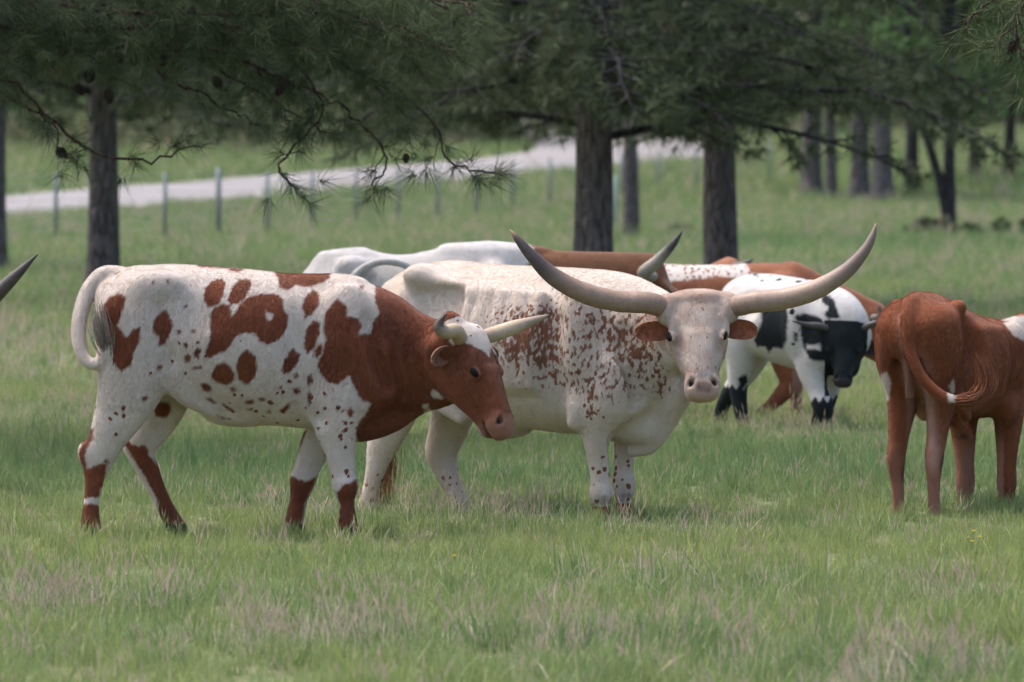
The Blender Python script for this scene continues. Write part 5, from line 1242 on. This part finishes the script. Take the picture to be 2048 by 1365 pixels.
# ---- G: black and white calf walking towards the viewer
def build_G():
    c = Cow('longhorn_calf', 'black and white calf with a black face, walking beside the steer', HERD, 1560, 37.9, (1385, -270, 520), (1760, 190, 880), 3.2, .78)
    B = Frame(1552, math.radians(48)); S = B.side
    tor = [(-112, 572, 640, 34), (-84, 552, 680, 56), (-30, 548, 712, 68), (40, 554, 732, 76), (110, 562, 742, 74), (165, 574, 746, 60), (196, 600, 738, 44)]
    c.ch([B(t[0], 0, (t[1] + t[2]) / 2) for t in tor], [t[3] for t in tor], [(t[2] - t[1]) / 2 for t in tor], S, 0)
    c.ch([B(140, 0, 660), B(190, 6, 672), (1672, 682, -152)], [52, 42, 36], [80, 58, 40], S, 22)
    c.ch([B(165, 0, 730), B(200, 2, 728), (1665, 706, -150)], [30, 22, 16], [26, 24, 24], S, 18)
    leg(c, [B(-72, -34, 620), B(-66, -36, 680), B(-66, -35, 722), B(-74, -34, 762), B(-72, -33, 800), B(-62, -33, 840), B(-56, -33, 866)], [32, 30, 24, 18, 15, 12, 14], [56, 46, 32, 23, 18, 14, 15], S)
    leg(c, [B(-80, 34, 630), B(-96, 36, 700), B(-120, 35, 745), B(-160, 34, 785), B(-185, 34, 815), B(-196, 34, 842), B(-192, 34, 856)], [32, 28, 21, 16, 14, 12, 14], [54, 40, 28, 20, 15, 13, 15], S)
    leg(c, [B(138, -40, 680), B(142, -42, 730), B(158, -40, 775), B(170, -38, 805), B(172, -37, 835), B(178, -37, 868)], [28, 25, 20, 21, 15, 17], [52, 36, 22, 22, 16, 18], S)
    leg(c, [B(128, 40, 690), B(118, 40, 745), B(110, 38, 785), B(96, 38, 815), B(80, 38, 845), B(76, 38, 858)], [28, 22, 18, 17, 13, 14], [48, 32, 21, 20, 14, 15], S)
    for sg in (-1, 1):
        c.el(B(120, 52 * sg, 640), (30, 28, 60), 24); c.el(B(168, 40 * sg, 700), (28, 24, 30), 18); c.el(B(-10, 78 * sg, 610), (34, 26, 26), 20, 'sub')
    c.ch([B(-112, 0, 578), B(-122, 0, 600), B(-124, 0, 680), B(-122, 0, 740)], [9, 8, 6, 8], [9, 8, 6, 8], S, 8)
    a = np.array([-.06, -.28, -.96]); f = np.array([-.05, -.96, .28])
    c.head((1680, 648, -178), a, f, 112, 1.12); c.eyes(); H = c.H
    mat = coat_mat('coat_black_and_white', (.55, .53, .52), (.012, .016, .019), edge=9, spot_scale=17, sheen=.02)
    hm = horn_mat('horn_dark', (.07, .062, .06), (.065, .058, .056), (.035, .033, .034), (.03, .03, .03))
    c.horn([px(H(.07, -.16, -.12)), (1630, 647, -182), (1604, 644, -188), (1574, 636, -192)], [7.5, 7, 5, 1], hm, 24)
    c.horn([px(H(.07, .16, -.12)), (1728, 645, -186), (1745, 639, -190), (1764, 631, -194)], [7.5, 7, 5, 1], hm, 24)
    mE = ear_mat('ear_black', (.014, .014, .016), (.03, .026, .026))
    c.ear(c.earbase(.24, -.18, -1), np.array([-1, .2, -.18]), np.array([-.1, -1, -.1]), 46, 16, mE, .08); c.ear(c.earbase(.24, -.18, 1), np.array([1, .2, -.30]), np.array([.1, -1, -.1]), 46, 17, mE, .1)
    return c, mat, H, B
ZG = lambda pts: [(1400 + x / 3.5925, 500 + y / 3.5925) for x, y in pts]
G_PATCH = [ZG([(430, 380), (600, 370), (610, 480), (600, 560), (600, 640), (575, 700), (510, 690), (485, 735), (460, 690), (400, 690), (380, 640), (400, 580), (430, 500)]), ZG([(650, 460), (720, 440), (800, 455), (850, 490), (850, 560), (760, 530), (680, 520)]),
           ZG([(840, 330), (870, 300), (930, 340), (950, 420), (970, 470), (880, 480), (860, 440), (890, 400), (850, 360)]), ZG([(690, 520), (870, 500), (900, 780), (760, 770), (720, 690), (700, 620)]), ZG([(645, 580), (675, 570), (675, 640), (650, 640)]), ZG([(380, 170), (410, 165), (425, 195), (395, 190)]),
           ZG([(275, 920), (330, 895), (350, 950), (320, 1000), (290, 990)])]
G_HOLE = [ZG([(735, 655), (790, 668), (825, 650), (830, 695), (780, 690), (740, 690)])]
def paint_G(H, L, ha, hf, hl, B):
    def paint(X, R, Y, N, A):
        red = usd(X, R, G_PATCH); red = np.minimum(red, -usd(X, R, G_HOLE))
        P = np.stack([X, Y, -R], -1) - H(0, 0, 0); u = P @ ha / L; v = P @ hl / L; w = P @ hf / L
        hd = (u > -.08) & (u < 1.2) & (np.abs(v) < .4) & (w > -.5) & (X > 1640) & (R < 785)
        red = np.where(hd, 40, red)
        lower = (R - np.where(X < 1530, 775, 792) + 5 * np.sin(X * .4)); red = np.where(R > 752, np.maximum(red, lower), red)
        A['red'][:] = red; A['spk'][:] = .36 * np.exp(-((X - 1590) / 90) ** 2) * (R < 720); A['roan'][:] = .5 * np.exp(-((X - 1600) / 60) ** 2 - ((R - 640) / 60) ** 2)
        A['pale'][:] = np.where(hd & (u > .93) & (w > -.2), .05, 0)
    return paint
c, mat, H, B_ = build_G()
c.finish(mat, paint_G(H, c.L, c.ha, c.hf, c.hl, B_), fur=45000, fur_len=.012)
# ---- animals behind: a plain side-on body plan, used with its own numbers for each
def side_cow(c, xr, xs, top, bot, xh, K, nod, horns, neck_w=40, fwd=1):
    """xr rump x, xs shoulder x, top/bot rows of the trunk, xh poll (px,row)"""
    L = xs - xr; T = top; D = bot - top; w = .36 * D
    sec = [(-.03, .12, .55, .5), (.06, .03, .72, .78), (.2, .0, .9, .9), (.42, .02, .98, 1.0), (.65, .02, 1.0, 1.02), (.85, .0, 1.0, .88), (.98, .04, 1.0, .68), (1.06, .16, .95, .45)]
    c.ch([(xr + L * s[0], T + D * (s[1] + s[2]) / 2, 0) for s in sec], [w * s[3] for s in sec], [D * (s[2] - s[1]) / 2 for s in sec], k=0)
    g = c.zg; rows = lambda f: bot - .25 * D + (g - bot + .25 * D) * f
    for sg in (-1, 1):
        y = w * .52 * sg
        leg(c, [(xr + .10 * L, T + .35 * D, y), (xr + .12 * L, T + .75 * D, y), (xr + .10 * L, rows(.25), y), (xr + .02 * L - sg * 6, rows(.52), y), (xr + .03 * L - sg * 8, rows(.76), y), (xr + .04 * L - sg * 8, rows(1.0), y)], [w * .45, w * .42, w * .3, w * .18, w * .14, w * .17], [D * .26, D * .24, D * .15, D * .09, D * .06, D * .065])
        yield_leg = [(xs - .02 * L, T + .55 * D, y), (xs - .03 * L, T + .95 * D, y), (xs - .02 * L, rows(.45), y), (xs - .02 * L, rows(.62), y), (xs - .02 * L, rows(.8), y), (xs - .01 * L, rows(1.0), y)]
        if not getattr(c, 'own_front', False): leg(c, yield_leg, [w * .35, w * .28, w * .2, w * .18, w * .14, w * .17], [D * .22, D * .14, D * .08, D * .075, D * .055, D * .06])
        c.el((xr + .16 * L, T + .13 * D, w * .72 * sg), (L * .08, w * .2, D * .07), 34); c.el((xs - .06 * L, T + .35 * D, w * .6 * sg), (L * .1, w * .3, D * .25), 20)
        c.el((xr + .30 * L, T + .26 * D, w * 1.15 * sg), (L * .1, w * .22, D * .13), 20, 'sub')
    hx, hr = xh
    c.ch([(xs - .04 * L, T + .40 * D, 0), (xs + .45 * (hx - xs), (T + .40 * D) * .5 + hr * .5 + 14 * K, 0), (hx - 6 * K, hr + 34 * K, 0)], [w * .62, neck_w * K, 36 * K], [D * .42, D * .30, D * .22], k=22)
    a = np.array([math.cos(nod), 0, -math.sin(nod)]); f = np.array([math.sin(nod), 0, math.cos(nod)])
    c.head((hx, hr, 0), a, f, 175 * K, 1.0); c.eyes()
    c.ch([(xr - .01 * L, T + .10 * D, 0), (xr - .06 * L, T + .18 * D, 0), (xr - .075 * L, T + .6 * D, 0), (xr - .07 * L, T + 1.0 * D, 0), (xr - .07 * L, T + 1.25 * D, 0)], [14 * K, 12 * K, 9 * K, 8 * K, 13 * K], [14 * K, 12 * K, 9 * K, 8 * K, 13 * K], k=10) if not getattr(c, 'own_tail', False) else None

# C: pale grey animal behind the first two, brown towards the neck
c = Cow('longhorn_cow', 'pale grey longhorn with a brown neck, back showing behind the two front animals', HERD, 860, 36.5, (590, -110, 470), (1500, 110, 900), 4.2, .85)
c.own_tail = True
side_cow(c, 648, 1010, 497, 762, (1312, 536), .82, math.radians(50), None)
c.el((945, 506, 0), (120, 34, 16), 40); c.el((700, 512, 0), (60, 40, 10), 30); c.el((810, 492, 0), (60, 60, 14), 30, 'sub')
c.ch([(1000, 562, 0), (1100, 566, 0), (1210, 566, 0), (1290, 564, 0)], [44, 34, 30, 28], [58, 48, 45, 36], k=18)
c.ch([(648, 520, 0), (632, 545, -10), (650, 590, -60), (690, 575, -92), (722, 540, -98), (762, 522, -98), (806, 526, -96), (830, 540, -96)], [15, 12, 10, 9, 8.5, 8, 8, 9], [15, 12, 10, 9, 8.5, 8, 8, 9], k=8)
hm = horn_mat('horn_grey_tip', (.25, .21, .165), (.27, .235, .19), (.05, .045, .042), (.05, .05, .05))
c.horn([px(c.H(.08, -.16, -.12)), (1286, 546, -60), (1312, 522, -74), (1338, 494, -84), (1352, 476, -88), (1362, 460, -90)], [13, 13.5, 12, 8.5, 5.5, 1.2], hm, 40)
c.horn([px(c.H(.08, .16, -.12)), (1292, 580, 60), (1308, 590, 90), (1322, 600, 120)], [13, 11, 7, 2], hm, 24)
mE = ear_mat('ear_brown', (.12, .06, .04), (.2, .1, .07))
for sg in (-1, 1): c.ear(c.earbase(.19, -.2, sg), c.hl * sg - c.ha * .1, c.hf, 56, 17, mE)
def paint_C(X, R, Y, N, A):
    A['red'][:] = np.clip((X - 1062) * .6, -60, 60) + 4 * np.sin(R * .3); A['roan'][:] = np.clip((X - 900) / 400, 0, .3)
    A['dark'][:] = np.exp(-((X - 648) / 9) ** 2 - ((R - 533) / 11) ** 2) * .0 + np.where((Y < -70) & (R < 600) & (X < 850), .28, 0)
mat = coat_mat('coat_pale_grey', (.58, .545, .53), (.15, .06, .026), base2=(.45, .425, .415))
c.finish(mat, paint_C, fur=50000, fur_len=.013)

# D: red and white speckled animal behind the steer's head
c = Cow('longhorn_cow', 'red and white speckled longhorn behind the black and white calf, red neck', HERD, 1480, 39.6, (1110, -110, 495), (1860, 110, 852), 4.0, .72)
c.own_front = True
side_cow(c, 1200, 1590, 526, 716, (1752, 622), .72, math.radians(62), None)
c.ch([(1560, 600, 0), (1640, 626, 0), (1700, 652, 0), (1745, 668, 0)], [44, 36, 30, 27], [60, 62, 56, 44], k=20)
leg(c, [(1572, 650, -32), (1568, 715, -33), (1578, 762, -32), (1560, 790, -32), (1534, 815, -32), (1506, 838, -32)], [24, 20, 16, 14, 11, 12], [42, 30, 21, 17, 12, 13])
leg(c, [(1580, 660, 32), (1586, 720, 33), (1592, 770, 32), (1594, 800, 32), (1594, 835, 32)], [24, 19, 15, 12, 13], [40, 25, 16, 12, 13])
hm = horn_mat('horn_dark_small', (.2, .18, .16), (.14, .125, .115), (.06, .055, .05), (.04, .04, .04))
c.horn([px(c.H(.06, -.16, -.12)), (1752, 634, -52), (1757, 626, -58), (1754, 608, -60)], [8, 7, 5.5, 1], hm, 18)
c.horn([px(c.H(.06, .16, -.12)), (1756, 634, 48), (1762, 626, 56), (1764, 610, 60)], [8, 7, 5, 1], hm, 18)
mE = ear_mat('ear_red_dark', (.07, .03, .02), (.18, .07, .035))
c.ear(c.earbase(.16, -.2, -1), np.array([-.75, -.6, .1]), np.array([.2, -.9, .3]), 34, 12, mE); c.ear(c.earbase(.16, -.2, 1), np.array([.3, .9, 0]), np.array([.9, -.3, .3]), 40, 13, mE)
D_PATCH = [[(1300, 580), (1345, 562), (1400, 556), (1440, 552), (1478, 556), (1482, 580), (1470, 600), (1300, 600)], [(1478, 500), (1560, 500), (1660, 540), (1700, 560), (1648, 572), (1560, 556), (1500, 545)],
           [(1668, 560), (1900, 560), (1900, 800), (1580, 760), (1560, 680), (1640, 640), (1655, 600)], [(1100, 640), (1480, 640), (1560, 660), (1600, 900), (1100, 900)], [(1440, 500), (1480, 500), (1478, 530), (1450, 528)]]
def paint_D(X, R, Y, N, A):
    A['red'][:] = np.maximum(usd(X, R, D_PATCH), np.where(R > 712, 30, -60)); A['roan'][:] = np.where((R < 600) & (X < 1700), .68, .1); A['spk'][:] = np.where((R < 600), .25, 0)
    A['dark'][:] = np.where((R > 655) & (X > 1380) & (X < 1490) & (R < 725), .33, 0); A['pale'][:] = np.where((R > 720) & (X > 1583), .35, 0)  # belly shadow painted into the coat as a dark patch
mat = coat_mat('coat_red_speckled', (.56, .505, .475), (.20, .065, .025), roan_scale=(40, 40, 22))
c.finish(mat, paint_D, fur=45000, fur_len=.012)

# E: only poll and horn tip show above the speckled back
c = Cow('longhorn_calf', 'rust calf hidden behind the speckled cow, only poll and dark horn tip showing', HERD, 1450, 43.5, (1160, -110, 500), (1560, 110, 800), 4.2, .66)
side_cow(c, 1210, 1400, 545, 680, (1468, 521), .58, math.radians(48), None)
hm = horn_mat('horn_dark_tip', (.10, .095, .09), (.08, .075, .075), (.045, .043, .043), (.03, .03, .03))
c.horn([px(c.H(.06, -.16, -.12)), (1484, 530, -40), (1494, 524, -48), (1504, 517, -52)], [8, 7, 5, 1], hm, 18)
c.horn([px(c.H(.06, .16, -.12)), (1462, 536, 38), (1468, 540, 50), (1478, 542, 56)], [8, 6, 4, 1], hm, 18)
for sg in (-1, 1): c.ear(c.earbase(.19, -.2, sg), c.hl * sg + c.ha * .5, c.hf, 34, 11, mE)
def paint_E(X, R, Y, N, A): A['red'][:] = 30
c.finish(coat_mat('coat_rust_calf', WHITE, (.26, .095, .04)), paint_E)

# H: mostly outside the frame at the left, one horn reaching in
c = Cow('longhorn_cow', 'longhorn beyond the left edge, only one brown horn with dark tip reaching in', HERD, -500, 30.4, (-960, -190, 560), (-10, 190, 1012), 5.0)
side_cow(c, -880, -430, 640, 860, (-190, 668), .95, math.radians(40), None)
hm = horn_mat('horn_brown', (.24, .15, .09), (.22, .135, .08), (.05, .043, .038), (.04, .035, .03))
c.horn([px(c.H(.08, -.16, -.12)), (-140, 690, -96), (-70, 664, -130), (0, 592, -150), (45, 548, -154), (88, 506, -156)], [23, 22, 20, 16, 11, 1.5], hm, 44)
c.horn([px(c.H(.08, .16, -.12)), (-150, 690, 96), (-100, 668, 130), (-70, 620, 150)], [23, 20, 14, 2], hm, 24)
for sg in (-1, 1): c.ear(c.earbase(.19, -.2, sg), c.hl * sg + c.ha * .3, c.hf, 66, 19, mE)
c.finish(coat_mat('coat_brown_left', WHITE, (.2, .07, .03)), paint_E)
# ================================================================== SMALL THINGS
m = NT('yellow_petals'); m.color((.62, .48, .03)); MAT_PETAL = m.m
m = NT('flower_stem'); m.color((.12, .19, .06)); MAT_STEM = m.m
def wildflower(label, px_, row, d, h, seed):
    r = np.random.default_rng(seed); x, y, z = W(px_, row, d); z0 = 0.0; root = empty('wildflower', (x, y, z0)); tag(root, label, 'flower', 'small yellow wildflowers')
    b = MB(); b.tube(catmull([(r.normal(0, .01), 0, 0), (r.normal(0, .01), 0, z * .6), (0, 0, z)], 6), [.0016] * 6, 5); b.build('stem', MAT_STEM, root)
    b = MB()
    for k in range(6):
        a = k * np.pi / 3 + r.uniform(-.1, .1); c_, s_ = np.cos(a), np.sin(a); R = .013
        b.add([(0, 0, z), (c_ * R * .6 - s_ * R * .35, s_ * R * .6 + c_ * R * .35, z + .004), (c_ * R, s_ * R, z + .007), (c_ * R * .6 + s_ * R * .35, s_ * R * .6 - c_ * R * .35, z + .004)], [[0, 3, 2, 1]])
    b.tube([(0, 0, z - .003), (0, 0, z + .002), (0, 0, z + .005)], [.004, .005, .003], 8); b.build('blossom', MAT_PETAL, root)
for q, (a, b_, d, lab) in enumerate([(1947, 1064, 26.2, 'topmost yellow wildflower of the little cluster below the red calf'), (1935, 1077, 26.1, 'leftmost yellow wildflower of the little cluster below the red calf'),
                                   (1959, 1075, 26.15, 'rightmost yellow wildflower of the little cluster below the red calf'), (1944, 1084, 26.0, 'lowest yellow wildflower of the little cluster below the red calf'),
                                   (1591, 824, 36.6, 'lone yellow wildflower between the legs of the black and white calf'), (906, 1113, 25.2, 'lone yellow wildflower in the grass below the steer')]):
    wildflower(lab, a, b_, d, .15, 200 + q)
